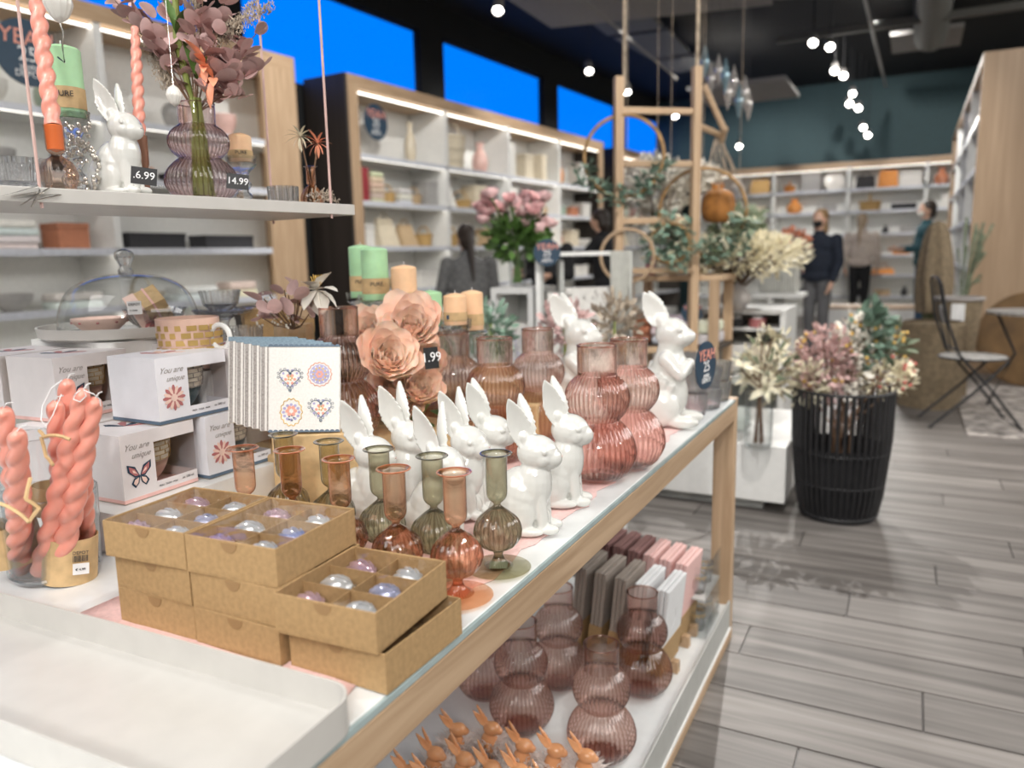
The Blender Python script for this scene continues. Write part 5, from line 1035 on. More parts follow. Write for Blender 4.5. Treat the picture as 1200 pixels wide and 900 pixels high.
# ================================================================== LOWER SHELF OF THE TABLE
SB = SZ+.001
for px, py, lab in [(705, 884, 'pink double bubble vase nearest on the lower shelf'), (612, 850, 'pink double bubble vase left of the nearest one on the lower shelf'), (752, 808, 'pink double bubble vase on the lower shelf in front of the white napkins'), (655, 800, 'pink double bubble vase on the lower shelf below the oak rail'), (570, 812, 'pink double bubble vase farthest left in the shade of the lower shelf')]:
    bubble(ONZ(px, py, SB), lab, 'pink double bubble vases on the lower shelf', 'pinkg', 1.0)
def pack(p, rz, col, lab, w_=.14, h=.228, th=.034, lean=.10):
    t = thing('napkin_pack', lab, 'napkins', p, 0, 'cloth napkins in kraft bands', rot=(0, lean, rz))
    b = MB(); 
    for k in range(3):
        x0 = -th+k*th/3; b.box((x0+.0006, 0, .05), (x0+th/3-.0006, w_, h-.002*abs(k-1)))
    b.build('folded_cloth', col, t, False, bevel=.0022); MB().box((-th-.001, -.001, 0), (.001, w_+.001, .078)).build('kraft_band', M['kraft'], t, False)
    b = MB(); b.tube([(.0012, w_*.4, .10), (.0012, w_*.55, .13), (.0012, w_*.5, .16)], .0008, 4); b.build('crease', col, t); return t
pinkc = mat('napkin_pink', (.80, .52, .49), .9, var=.04, scale=200, bump=.2); mauvec = mat('napkin_mauve', (.30, .16, .15), .9, var=.06, scale=200); whitec = mat('napkin_white', (.74, .75, .76), .9, var=.03, scale=200); greigec = mat('napkin_greige', (.36, .31, .27), .9, var=.05, scale=200)
base = ONZ(773, 793, SB+.012)
for i, (c, lab) in enumerate([(whitec, 'front white napkin pack in a kraft band on the lower shelf'), (whitec, 'second white napkin pack behind the front one'), (greigec, 'first greige napkin pack left of the white ones'), (greigec, 'second greige napkin pack in the shade'), (greigec, 'third greige napkin pack deepest in the shade')]):
    pack(base+Vector((-.058*i, .012*i, 0)), math.radians(-3), c, lab)
base2 = ONZ(795, 755, SB+.012)
for i, (c, lab) in enumerate([(pinkc, 'front pink napkin pack in a kraft band near the corner leg'), (pinkc, 'second pink napkin pack'), (pinkc, 'third pink napkin pack next to the mauve ones'), (mauvec, 'first mauve napkin pack behind the pink ones'), (mauvec, 'second mauve napkin pack under the oak rail'), (mauvec, 'third mauve napkin pack deepest under the oak rail')]):
    pack(base2+Vector((-.048*i, .012*i, 0)), math.radians(-3), c, lab)
for k, (px, py) in enumerate([(790, 787), (803, 757), (812, 744), (832, 715)]):
    q = ONZ(px, py, SB); t = thing('wood_stand', ['nearest small oak block stand before the white napkins', 'second small oak block stand', 'third small oak block stand', 'farthest small oak block stand before the tumblers'][k], 'stand', q, math.radians(-3), 'oak stands carrying the napkins')
    MB().box((-.26 if k in (0, 2) else -.05, -.010, 0), (.012, .010, .011)).build('base_bar', M['oakx'], t, False, bevel=.0008); MB().box((-.008, -.010, .011), (.012, .010, .032)).build('stop_block', M['oak'], t, False, bevel=.0008)
cq = Vector((-.475, 2.07, SB))
t = thing('acrylic_case', 'clear two tier acrylic case of small tumblers beside the corner leg', 'display case', cq)
for z in (0, .11): MB().box((-.19, -.09, z), (.025, .09, z+.004)).build('tier', M['white'] if z else M['acryl'], t, False)
for a, c in (((-.19, -.093, 0), (.028, -.090, .205)), ((.025, -.09, 0), (.028, .09, .205))): MB().box(a, c).build('side_pane', M['acryl'], t, False)
ltm = tumbler_mesh(.022, .025, .062, 8, .06, 'crystal', 60); gold = MB().torus((0, 0, .050), .0245, .0016, 24, 5); 
for k in range(12): a = 2*PI*k/12; gold.ball((.0248*math.cos(a), .0248*math.sin(a), .044), .0022, 6, 4)
gold = gold.mesh('gold_band', M['gold'])
for z, n in ((.005, 'lower'), (.115, 'upper')):
    for i, x in enumerate((-.145, -.085, -.025)):
        for j, y in enumerate((-.05, .03)):
            e = thing('gold_rim_tumbler', '%s tier tumbler with gold rim, %s, %s row of the acrylic case' % (n, ['left', 'middle', 'right'][i], ['front', 'back'][j]), 'tumbler', cq+Vector((x+.018, y, z)), 0, 'gold rimmed tumblers in the acrylic case'); put('tumbler_glass', ltm, e); put('gold_band', gold, e)
q = ONZ(735, 634, SB+.22); t = thing('glass_plate', 'round clear glass plate lying on top behind the mauve napkins', 'plate', q-Vector((-.02, 0, .02))); MB().lathe([(.001, 0), (.05, 0), (.075, .012), (.074, .014), (.05, .004), (.001, .004)], 48, None, lambda a, z, r: r*(1+.02*math.cos(20*a))).build('plate_glass', M['crystal'], t); bb = thing('grey_block', 'grey block under the glass plate on the lower shelf', 'block', (q.x+.02, q.y, SB)); MB().box((-.04, -.04, 0), (.04, .04, .197)).build('block', M['greypanel'], bb, False)
# orange rabbits in feather nests
orm = blob([('e', (0, 0, .035), (.020, .018, .036)), ('e', (.006, 0, .075), (.019, .015, .0145)), ('e', (.020, 0, .071), (.010, .009, .008)), ('c', (0, 0, .05), (.002, 0, .07), .012, .011), ('m', ear((-.004, .006, .083), (-.030, .014, .118), .015, .002, (.3, .9, .3))), ('m', ear((-.004, -.006, .083), (-.032, -.010, .118), .015, .002, (.3, -.9, .3)))], .0016, M['orangecer'], 'rabbit_body', 3)
fe = []
for s in range(3):
    b = MB()
    for k in range(420):
        a = ri(0, 6.28); r = ri(.012, .028); c_ = Vector((r*math.cos(a), r*math.sin(a), ri(.004, .05))); d_ = Vector((math.cos(a)*ri(.3, 1), math.sin(a)*ri(.3, 1), ri(-.1, .9))).normalized()*ri(.016, .034); b.tube([c_, c_+d_*.5+Vector((0, 0, .003)), c_+d_+Vector((ri(-.006, .006), ri(-.006, .006), 0))], [.0011, .0009, .0003], 3, False)
    fe.append(b.mesh('feather_collar', mat('feather%d' % s, (.82, .74, .70), .9)))
for i, (px, py, lab) in enumerate([(533, 850, 'one orange rabbit at the back left beside the rail'), (573, 848, 'one orange rabbit at the back beside the pink vase'), (611, 868, 'one orange rabbit in the middle facing right with upright ears'), (648, 874, 'one orange rabbit second from the right'), (684, 880, 'rightmost orange rabbit by the nearest pink vase'), (507, 877, 'one orange rabbit at the left under the rail'), (541, 883, 'one orange rabbit in the front centre left'), (573, 893, 'one orange rabbit cut by the bottom edge, centre'), (606, 897, 'one orange rabbit cut by the bottom edge, right'), (478, 899, 'one orange rabbit cut by the bottom edge, far left'), (500, 905, 'one orange rabbit mostly below the picture, left'), (640, 915, 'one orange rabbit mostly below the picture, right')]):
    q = ONZ(px, py, SB+.085); t = thing('orange_rabbit', lab, 'figurine', (q.x, q.y, SB), math.radians(15+ri(-15, 15)), 'orange ceramic rabbits with feather collars'); put('body', orm, t); stuff(put('feather_collar', fe[i % 3], t, None, (0, 0, ri(0, 6))))
# ================================================================== MIDDLE OF THE SHOP
def fol(b, c, R, n, l, w_, up=.5, flat=1):
    for k in range(n):
        v = Vector((random.gauss(0, 1), random.gauss(0, 1), random.gauss(0, 1)*flat)); v.normalize(); p = Vector(c)+Vector((v.x*R[0], v.y*R[1], v.z*R[2]))*random.random()**.4
        d = v+Vector((ri(-.5, .5), ri(-.5, .5), up+ri(-.3, .5))); b.leaf(p, d, l*ri(.7, 1.2), w_*ri(.8, 1.2), (ri(-1, 1), ri(-1, 1), .4))
    return b
# white platform
pl = thing('white_platform', 'low white display platform on the floor behind the table end', 'platform', (-.44, 3.42, 0), math.radians(0))
MB().box((-.72, 0, .05), (0, .85, .305)).build('platform_block', M['white'], pl, False, bevel=.003); MB().box((-.66, .06, 0), (-.10, .80, .05)).build('recessed_base', M['greypanel'], pl, False)
# lilies in glass vase
q = ONZ(888, 524, .306); t = thing('lily_vase', 'tall clear glass vase of cream lilies on the white platform corner', 'flower arrangement', q)
MB().lathe([(.001, .008), (.052, .008), (.056, .02), (.058, .26), (.060, .26), (.058, .01), (.05, 0), (.001, 0)], 32).build('vase_glass', M['clear'], t); b = MB(); dd = (RW.transposed() @ (q-EYE)).z
lp = MB().leaf((0, 0, 0), (0, 0, 1), .085, .036, (0, 1, 0), .6).mesh('petal', M['lily'])
for i, (px, py) in enumerate([(880, 445), (905, 440), (897, 455), (930, 440), (875, 420), (912, 415), (893, 400), (925, 425), (940, 462), (885, 430), (868, 432), (905, 395), (915, 452)]):
    e = AT(px, py, dd+ri(-.08, .08))-q; b.tube([(ri(-.02, .02), ri(-.02, .02), .02), (0, 0, .26), e], .004, 5); o = put('lily_head', None, t, e, (ri(.4, 1.6), ri(-.5, .5), ri(0, 6)))
    for k in range(6): put('petal', lp, o, (0, 0, 0), (.75+ri(-.15, .2), 0, k*PI/3), ri(.6, 1.0))
b.build('stems', M['brownstem'], t); stuff(fol(MB(), AT(905, 428, dd)-q, (.13, .1, .16), 110, .05, .012).build('buds', M['lily'], t)); stuff(fol(MB(), AT(900, 432, dd)-q, (.12, .1, .14), 60, .06, .016).build('leaves', M['olive'], t))
q = ONZ(853, 500, .306); t = thing('glass_lantern', 'square clear glass lantern on the white platform', 'lantern', q); MB().box((-.09, -.09, 0), (.09, .09, .26)).build('lantern_glass', M['greenglass'], t, False); MB().torus((0, 0, .26), .05, .004, 20, 5).build('rim', M['silver'], t); MB().box((-.095, -.095, 0), (.095, .095, .012)).build('base_plate', M['greypanel'], t, False)
# black wire basket of flowers
bc = Vector((-.232, 3.53, 0)); t = thing('wire_basket', 'tall black slatted floor basket full of artificial flowers', 'basket', bc)
rad = lambda u: .160+.042*min(1, u*1.3); ht = .56
for k in range(44):
    a = 2*PI*k/44; rr = [.155, .172, .196, .200]; zz = [.02, .10, .35, ht]; MB().tube([(r*math.cos(a), r*math.sin(a), z) for r, z in zip(rr, zz)], .0075, 5).build('slat', M['blackmetal'], t)
for z, r in ((.02, .157), (.16, .180), (.30, .192), (ht, .200)): MB().torus((0, 0, z), r, .007 if z in (.02, ht) else .004, 44, 6).build('ring', M['blackmetal'], t)
MB().cyl((0, 0, .004), .157, .02, 36).build('basket_floor', M['blackmetal'], t); MB().lathe([(.15, .025), (.165, .12), (.178, .20), (.184, .32)], 30).build('liner', M['blackfab'], t)
dd = (RW.transposed() @ (bc+Vector((0, 0, .6))-EYE)).z
for i, (px, py, m, n, R, l, w_, nm, lab) in enumerate([(965, 425, 'mauve', 420, (.12, .10, .17), .035, .022, 'mauve', 'mauve leafy stems at the left of the black basket'), (998, 418, 'whiteflower', 330, (.075, .08, .19), .035, .022, 'white', 'drooping white blossoms in the centre of the black basket'), (1018, 395, 'eucalypt', 130, (.07, .08, .13), .06, .04, 'green', 'blue green eucalyptus at the back of the black basket'),
        (1035, 440, 'lily', 300, (.12, .08, .09), .03, .018, 'cream', 'fine cream blossoms spilling over the right rim of the basket'), (945, 450, 'lily', 90, (.06, .05, .08), .06, .02, 'cream lily', 'cream lilies leaning over the left rim of the basket'), (1040, 405, 'olive', 90, (.08, .07, .09), .05, .02, 'olive', 'olive sprigs with yellow buds at the upper right of the basket')]):
    f = thing('flower_bunch', lab, 'flowers', bc+Vector((0, 0, .30))); c_ = AT(px, py, dd)-f.location
    stuff(fol(MB(), c_, R, n, l, w_).build('blossoms', M[m], f)); b = MB()
    for k in range(6): b.tube([(ri(-.05, .05), ri(-.05, .05), -.25), (ri(-.04, .04), ri(-.04, .04), .1), c_+Vector((ri(-1, 1)*R[0]*.6, ri(-1, 1)*R[1]*.6, ri(-.2, .8)*R[2]))], .003, 5)
    b.build('stems', M['brownstem'], f)
    if i in (0, 1, 5, 3):
        b = MB()
        for k in range(26): b.ball(c_+Vector((ri(-1, 1)*R[0], ri(-1, 1)*R[1], ri(-.6, 1)*R[2])), .008, 6, 4)
        stuff(b.build('berries', M['yellowflower' if i != 3 else 'redberry'], f))
# white drawer display unit
q = AT(872, 362, 4.7); zt = q.z; ux = Vector((-.92, 4.80, 0)); t = thing('white_display_unit', 'white shelf unit with three openings behind the lilies', 'display unit', ux)
MB().box((-.25, 0, zt-.03), (.27, .5, zt)).build('top', M['white'], t, False, bevel=.003)
for x in (-.25, .24): MB().box((x, 0, 0), (x+.03, .5, zt-.03)).build('side_panel', M['white'], t, False)
MB().box((-.22, .47, 0), (.24, .49, zt-.03)).build('back_panel', M['greypanel'], t, False)
for z in (.06, .34, zt-.13): MB().box((-.22, .01, z), (.24, .47, z+.02)).build('shelf', M['white'], t, False)
for k, (x, c, h) in enumerate(((-.14, 'grey', .2), (.0, 'white', .22), (.14, 'cream', .22))):
    e = thing('patterned_box', ['grey', 'white', 'cream'][k]+' palm patterned box in the white display unit', 'box', ux+Vector((x, .02, .361))); MB().box((-.065, 0, 0), (.065, .2, h)).build('carton', cm(CD[c]), e, False); stuff(fol(MB(), (0, -.001, h*.5), (.05, .0005, .08), 14, .04, .012, 1, 1).build('printed_palms', M['eucalypt'], e))
for k, (x, h, c, lab) in enumerate(((-.14, .10, 'roselight', 'pale jar'), (-.02, .05, 'black', 'dark jar'), (.10, .05, 'dustyrose', 'rosy jar'))):
    e = thing('small_jar', lab+' in the narrow top opening of the white unit', 'jar', ux+Vector((x, .05, zt-.109))); MB().cyl((0, 0, 0), .05, .05, 16).build('jar', M[c] if c in M else cm((.03, .03, .03)), e); MB().cyl((0, 0, .05), .03, .015, 16).build('lid', M['white'], e)
for k, (px, py, d, kind) in enumerate([(830, 355, 4.6, 'w'), (852, 352, 4.7, 'b'), (880, 355, 4.65, 'w')]):
    q = AT(px, py, d); e = thing('display_plate', ['left', 'middle', 'right'][k]+' white plate lying on the white display unit', 'plate', (q.x, q.y, zt+.001)); MB().lathe([(.001, 0), (.05, 0), (.08, .012), (.078, .015), (.05, .005), (.001, .005)], 24).build('plate', M['white'], e)
# wooden ladder hung by ropes
lx0, lx1, ly = -1.352, -.955, 3.78; p1 = AT(725, 90, 3.85); 
zb = .62; t = thing('hanging_ladder', 'pale wooden ladder rack hanging on two ropes in mid shop', 'ladder', (p1.x, p1.y, zb)); W_ = (AT(817, 80, 3.93)-p1); W_.z = 0; an = math.atan2(W_.y, W_.x); t.rotation_euler = (0, 0, an); wl_ = W_.length
for x, z1 in ((0, p1.z-zb), (wl_, AT(817, 78, 3.93).z-zb)): MB().box((x-.022, -.022, 0), (x+.022, .022, z1)).build('post', M['oakz'], t, False, bevel=.003)
for py in (128, 190, 258): z = AT(727, py, 3.85).z-zb; MB().box((.022, -.014, z-.016), (wl_-.022, .014, z+.016)).build('rung', M['oakx'], t, False, bevel=.003)
for z in (.02, .44): MB().box((.022, -.014, z-.016), (wl_-.022, .014, z+.016)).build('rung', M['oakx'], t, False, bevel=.003)
for x in (.03, wl_): 
    p = Vector(t.location)+RZ(an) @ Vector((x, 0, 0)); MB().tube([(x, 0, 1.95-zb), (x, 0, 3.99-zb)], .010, 8, True).build('rope', M['rope'], t)
# small slanted second ladder behind it
q = AT(845, 170, 4.6); t = thing('slanted_rack', 'slanted wooden crossbars with hanging threads right of the ladder', 'rack', q)
for a, c in (((825, 100), (850, 155)), ((820, 148), (848, 160)), ((850, 150), (846, 165))):
    MB().tube([AT(*a, 4.5)-q, AT(*c, 4.6)-q], .018, 6).build('bar', M['oakx'], t)
b = MB()
for k in range(18): b.tube([AT(842+ri(-4, 4), 160, 4.6)-q, AT(845+ri(-24, 22), 205, 4.6+ri(-.05, .05))-q], .003, 4)
b.build('hanging_threads', M['rope'], t)
# hoops and wreaths
def hoop(px, py, d, R, lab, cols, a0, a1, n, leafsz=.05, m='wicker', spread=.05, nm='wreath'):
    q = AT(px, py, d); t = thing(nm, lab, 'wreath', q, toward(q)+PI/2); MB().torus((0, 0, 0), R, .009, 48, 6, RX(PI/2)).build('hoop', M[m], t)
    for c, cnt in cols:
        b = MB()
        for k in range(cnt):
            a = ri(a0, a1); p = Vector((R*math.cos(a)+ri(-spread, spread), ri(-spread, spread), R*math.sin(a)+ri(-spread, spread))); b.leaf(p, (ri(-1, 1), ri(-1, 1), ri(-.4, 1)), leafsz*ri(.6, 1.2), leafsz*.5, (ri(-1, 1), ri(-1, 1), 1))
        stuff(b.build('greenery' if c in ('eucalypt', 'olive') else 'blossoms', M[c], t))
    MB().tube([(0, 0, R), (0, 0, 3.995-q.z)], .0012, 4).build('hanging_thread', M['rope'], t)
hoop(731, 183, 3.9, .20, 'wooden hoop wreath with a green garland along its bottom', [('eucalypt', 240)], PI*1.08, PI*1.92, 0)
hoop(823, 248, 4.1, .225, 'large wooden hoop with a wide garland of green leaves below', [('eucalypt', 260), ('olive', 200), ('lily', 90)], PI*1.08, PI*1.95, 0, .055, spread=.06)
hoop(735, 300, 3.95, .135, 'bare pale wooden arch ring standing at the ladder foot', [], 0, 1, 0, m='oakx')
hoop(785, 285, 4.0, .10, 'dark green wreath with small white flowers at the ladder centre', [('eucalypt', 150), ('lily', 40)], 0, 2*PI, 0, .05, spread=.05)
for (px, py, d, R, n, m, l, lab) in [(770, 228, 4.3, (.17, .12, .20), 520, 'whiteflower', .06, 'cloud of cream hydrangea blossoms between the ladder posts'), (868, 300, 4.4, (.36, .15, .12), 800, 'lily', .05, 'wide spray of cream dried blossoms left of the woman in navy'), (865, 272, 4.6, (.17, .12, .13), 240, 'olive', .07, 'feathery grey green sprays under the amber bag'), (928, 300, 5.2, (.12, .1, .08), 160, 'lily', .04, 'pale cream flowers in the ribbed planter'), (930, 282, 5.6, (.11, .08, .07), 120, 'coralflower', .05, 'coral blossoms beside the woman in navy'), (820, 208, 4.5, (.09, .07, .05), 120, 'whiteflower', .07, 'white feather tuft above the amber bag')]:
    q = AT(px, py, d); t = thing('flower_spray', lab, 'flowers', q); stuff(fol(MB(), (0, 0, 0), R, n, l, l*.5).build('blossoms', M[m], t)); b = MB()
    for k in range(10): b.tube([(0, 0, -R[2]*1.3), (ri(-1, 1)*R[0]*.8, ri(-1, 1)*R[1], ri(-.2, .7)*R[2])], .004, 5)
    b.build('stems', M['twigs'], t)
    if px in (770, 820, 865): MB().tube([(0, 0, 0), (0, 0, 3.995-q.z)], .0015, 4).build('hanging_thread', M['rope'], t)
q = AT(842, 239, 4.3); t = thing('amber_bag', 'round amber felt pouch hanging in the hoop', 'bag', q); MB().lathe(smoothprof([(.001, -.10), (.06, -.098), (.088, -.06), (.09, 0), (.075, .05), (.04, .075), (.001, .08)]), 28, None, lambda a, z, r: r*(1+.04*math.cos(9*a))).build('pouch', M['amber'], t); MB().tube([(0, 0, .07), (.01, 0, .2)], .004, 5).build('string', M['rope'], t)
# twig vase, ribbed planter, oak table behind
q = AT(862, 340, 4.5); t = thing('stone_vase', 'round grey stone vase with dark twisted twigs', 'vase', (q.x, q.y, zt+.002)); MB().lathe(smoothprof([(.04, 0), (.08, .05), (.085, .09), (.05, .14), (.04, .16)]), 24).build('vase', M['greystripe'], t); b = MB()
for k in range(16): b.tube([(0, 0, .1), (ri(-.12, .12), ri(-.08, .08), .22), (ri(-.28, .28), ri(-.12, .12), ri(.24, .36))], .008, 5)
b.build('twigs', M['twigs'], t)
q = AT(914, 322, 5.3); t = thing('ribbed_planter', 'pale ribbed planter box behind the woman in navy', 'planter', (q.x, q.y, q.z-.12)); MB().box((-.12, -.1, 0), (.12, .1, .24)).build('planter_box', M['sheer'], t, False)
for k in range(14): MB().cyl((-.112+.0172*k, -.102, .005), .008, .23, 8).build('rib', M['sheer'], t)
MB().box((-.03, -.03, -(q.z-.12)), (.03, .03, 0)).build('pedestal', M['greypanel'], t, False); MB().box((-.17, -.14, -.03), (.17, .14, -.002)).build('pedestal_top', M['white'], t, False)
ox = AT(795, 322, 4.3); t = thing('oak_side_table', 'low oak side table carrying wreaths behind the ladder', 'table', (ox.x, ox.y, 0), 0); z = ox.z
MB().box((-.27, -.12, z-.03), (.27, .30, z)).build('top', M['oakx'], t, False, bevel=.002)
for x, y_ in ((-.26, -.10), (.22, -.10), (-.26, .26), (.22, .26)): MB().box((x-.02, y_-.02, 0), (x+.03, y_+.02, z-.03)).build('leg', M['oakz'], t, False)
MB().box((-.25, -.10, .62), (.25, .28, .64)).build('shelf', M['darkwood'], t, False)
for k, (x, w_, h, c) in enumerate(((-.04, .20, .15, 'white'), (.15, .14, .13, 'white'), (-.20, .10, .16, 'terracotta'))):
    e = thing('linen_bundle', ['wide white', 'narrow white', 'terracotta'][k]+' bundle on the shelf of the oak side table', 'textiles', (ox.x+x, ox.y+.08, .642)); it_stack(e, w_, .3, h, CD[c]); e.rotation_euler = (0, 0, PI/2)
for k, (px, py, c) in enumerate(((765, 312, 'white'), (782, 316, 'cream'), (760, 305, 'plum'), (805, 314, 'white'))):
    q = AT(px, py, 4.2); e = thing('small_vase', ['white', 'cream', 'plum', 'small white'][k]+' ornament on the oak side table', 'vase', (q.x, q.y+.1, z+.001)); it_vase(e, .10, .1, .12, CD[c])
# white display frame with cloths and boxes, left of the ladder
wf = AT(585, 345, 3.9); t = thing('white_cube_shelf', 'low white cube shelf under the rose bouquet', 'display unit', (wf.x-.02, wf.y, 0), 0); zt2 = AT(600, 337, 3.9).z
MB().box((-.03, 0, zt2-.03), (.21, .28, zt2)).build('top', M['white'], t, False)
for x in (-.03, .18): MB().box((x, 0, 0), (x+.03, .28, zt2-.03)).build('side_panel', M['white'], t, False)
MB().box((0, .26, 0), (.18, .28, zt2-.03)).build('back_panel', M['greypanel'], t, False)
for z in (.2, .55): MB().box((0, 0, z), (.18, .26, z+.02)).build('shelf', M['white'], t, False)
for k, (x, w_, c) in enumerate(((.05, .08, 'white'), (.135, .08, 'white'))):
    e = thing('patterned_box', ['left', 'right'][k]+' blue flowered white box inside the cube shelf', 'box', t.location+Vector((x, .03, .571)), 0); MB().box((-w_/2, 0, 0), (w_/2, .2, .24)).build('carton', cm(CD[c]), e, False); stuff(fol(MB(), (0, -.001, .12), (.06, .0005, .10), 40, .02, .008).build('printed_flowers', M['lilac'], e))
fz = AT(650, 300, 3.7); t = thing('display_rack', 'white metal display rack with patterned boxes and a hanging cloth', 'rack', AT(570+5, 300, 3.75)*1, 0); t.location.z = 0
pr0 = AT(630, 296, 3.75); pr1 = AT(738, 290, 3.75); t.location = (pr0.x, pr0.y, 0); v = pr1-pr0; an2 = math.atan2(v.y, v.x); t.rotation_euler = (0, 0, an2); rw_ = math.hypot(v.x, v.y); zr = pr0.z
for x in (0, rw_): MB().box((x-.012, -.012, 0), (x+.012, .012, zr)).build('post', M['greypanel'] if x else M['white'], t, False)
MB().box((0, -.012, zr-.02), (rw_, .012, zr)).build('top_bar', M['white'], t, False)
MB().box((0, 0, .62), (rw_*.8, .25, .64)).build('shelf', M['white'], t, False)
for x in (rw_*.0, rw_*.22): MB().box((x+.01, .02, .64), (x+.03, .24, zr-.04)).build('divider', M['greypanel'], t, False)
b = MB(); vs = []; fs = []
for i in range(31):
    x = rw_*.78+rw_*.22*i/30
    for z in (zr, .70+.05*math.sin(i*.3)): vs.append((x, -.03+.018*math.sin(i*1.3), z))
for i in range(30): fs.append((2*i, 2*i+2, 2*i+3, 2*i+1))
o = b.add(vs, fs).build('sheer_curtain', M['sheer'], None); o.matrix_world = Matrix.Translation(t.location) @ RZ(an2); tag(o, 'pale sheer cloth panel hanging at the right of the display rack', 'curtain'); k = o.modifiers.new('solid', 'SOLIDIFY'); k.thickness = .003
for k, (x, z, w_, h, c) in enumerate(((.16, .641, .15, .2, 'white'), (.42, .641, .28, .17, 'white'), (.42, .815, .28, .17, 'white'), (.16, .845, .12, .12, 'white'))):
    e = thing('patterned_box', ['tall grey flowered box low on the display rack', 'lower wide leaf printed box on the display rack', 'upper wide leaf printed box on the display rack', 'small leaf printed box high on the display rack'][k], 'box', t.location+RZ(an2) @ Vector((x*rw_/.68, .02, z)), an2); MB().box((-w_/2, 0, 0), (w_/2, .2, h)).build('carton', cm(CD[c]), e, False); stuff(fol(MB(), (0, -.001, h*.5), (w_*.3, .0005, h*.35), 30, .03, .008).build('printed_leaves', M['greystripe'], e))
sign(AT(641, 296, 3.70), .065, toward(AT(641, 296, 3.7)), 'round navy anniversary sign clipped to the display rack'); sign(AT(811, 366, 4.2), .058, toward(AT(811, 366, 4.2)), 'round navy anniversary sign beside the white display unit')
q = AT(570, 340, 3.6)
# rose bouquet
q = AT(607, 333, 3.95); t = thing('rose_bouquet', 'big pink rose bouquet in a tall clear glass vase', 'flower arrangement', (q.x, q.y, zt2+.002)); q = t.location
MB().lathe([(.001, .01), (.035, .01), (.045, .2), (.05, .2), (.04, 0), (.001, 0)], 24).build('vase_glass', M['clear'], t); b = MB(); rose = peony_mesh(5, .045); rose.materials[0] = M['pinkflower']
for k in range(38):
    e = AT(ri(564, 644), ri(232, 272), 3.95+ri(-.14, .12))-q; put('rose_head', rose, t, e, (ri(-.8, .8), ri(-.8, .8), ri(0, 6)), ri(.7, 1.0)); b.tube([(ri(-.02, .02), ri(-.02, .02), .02), (0, 0, .2), e], .004, 5)
b.build('stems', M['greenleaf'], t); stuff(fol(MB(), AT(607, 280, 3.95)-q, (.15, .12, .10), 260, .07, .035).build('leaves', M['greenleaf'], t)); stuff(fol(MB(), AT(607, 262, 3.95)-q, (.18, .14, .09), 120, .03, .02).build('filler_blossoms', M['whiteflower'], t))
for px, py, d, m, lab in ((553, 400, 3.2, 'olive', 'pale green leafy plant behind the peach candles'), (575, 385, 3.0, 'eucalypt', 'sprig of grey green leaves left of the cube shelf'), (662, 385, 2.9, 'mauve', 'blurred mauve blossoms behind the hidden large rabbit'), (720, 378, 3.0, 'pampas', 'blurred tan dried flowers below the sheer cloth')):
    q = AT(px, py, d); t = thing('flower_spray', lab, 'flowers', q); stuff(fol(MB(), (0, 0, 0), (.09, .08, .10), 160, .045, .02).build('leaves', M[m], t)); MB().tube([(0, 0, -.3), (0, 0, .03)], .006, 5).build('stem', M['stem'], t); MB().cyl((0, 0, -q.z), .05, q.z-.12, 20).build('tall_pot', M['white'], t)
# ------------------------------------------------------------------ seats, crate and disc on the right
def xleg(b, a, c, r=.009): b.tube([a, c], r, 6)
def bistro(p, rz, lab):
    t = thing('folding_chair', lab, 'chair', p, rz)
    MB().lathe([(.001, .438), (.19, .438), (.195, .445), (.19, .455), (.001, .455)], 36).build('seat', M['marble'], t); MB().torus((0, 0, .446), .195, .007, 36, 6).build('seat_rim', M['blackmetal'], t)
    for s in (-1, 1):
        MB().tube([(.26, s*.19, .006), (.08, s*.19, .25), (-.12, s*.18, .48), (-.20, s*.17, .70), (-.24, s*.15, .92)], .009, 6).build('back_leg', M['blackmetal'], t); MB().tube([(-.26, s*.17, .006), (-.02, s*.17, .24), (.16, s*.16, .44)], .009, 6).build('front_leg', M['blackmetal'], t)
    MB().tube([(-.24, -.15, .92), (-.25, -.08, .96), (-.25, .08, .96), (-.24, .15, .92)], .009, 6).build('top_rail', M['blackmetal'], t); MB().tube([(-.12, -.18, .50), (-.12, .18, .50)], .007, 6).build('lower_rail', M['blackmetal'], t); MB().tube([(.26, -.19, .006), (.26, .19, .006)], .007, 6).build('stretcher', M['blackmetal'], t)
    d = MB().lathe([(.001, -.004), (.06, -.004), (.06, .004), (.001, .004)], 28).build('back_medallion', M['marble'], t); d.matrix_local = T(-.19, 0, .72) @ RY(PI/2-.25)
    for s in (-1, 1): MB().tube([(-.14, s*.05, .50), (-.19, s*.075, .70), (-.24, s*.05, .94)], .006, 5).build('back_scroll', M['blackmetal'], t)
    return t
q = AT(1140, 419, 4.95); bistro((q.x, q.y, 0), math.radians(10), 'black folding bistro chair with round mosaic seat')
q = AT(1196, 364, 5.3); t = thing('bistro_table', 'round mosaic topped bistro table cut by the right edge', 'table', (q.x+.08, q.y, 0)); zt3 = q.z
MB().lathe([(.001, zt3-.02), (.28, zt3-.02), (.285, zt3), (.001, zt3+.004)], 40).build('table_top', M['marble'], t)
for k in range(3): a = k*2*PI/3+2.6; MB().tube([(.24*math.cos(a), .24*math.sin(a), zt3-.02), (.10*math.cos(a), .10*math.sin(a), .4), (.26*math.cos(a), .26*math.sin(a), .005)], .010, 6).build('leg', M['blackmetal'], t)
q = AT(1200, 352, 5.3); t = thing('black_bottle', 'black bottle on the bistro table at the right edge', 'bottle', (q.x+.05, q.y, zt3+.005)); MB().lathe(smoothprof([(.03, 0), (.035, .02), (.035, .14), (.012, .2), (.012, .26)]), 20).build('bottle', M['black'], t); MB().cyl((0, 0, .26), .014, .02, 12).build('cap', M['black'], t)
tag(MB().box((.36, 5.35, .001), (2.6, 7.4, .010)).build('patterned_rug', M['rug'], None, False), 'pale patterned rug under the bistro set', 'rug')
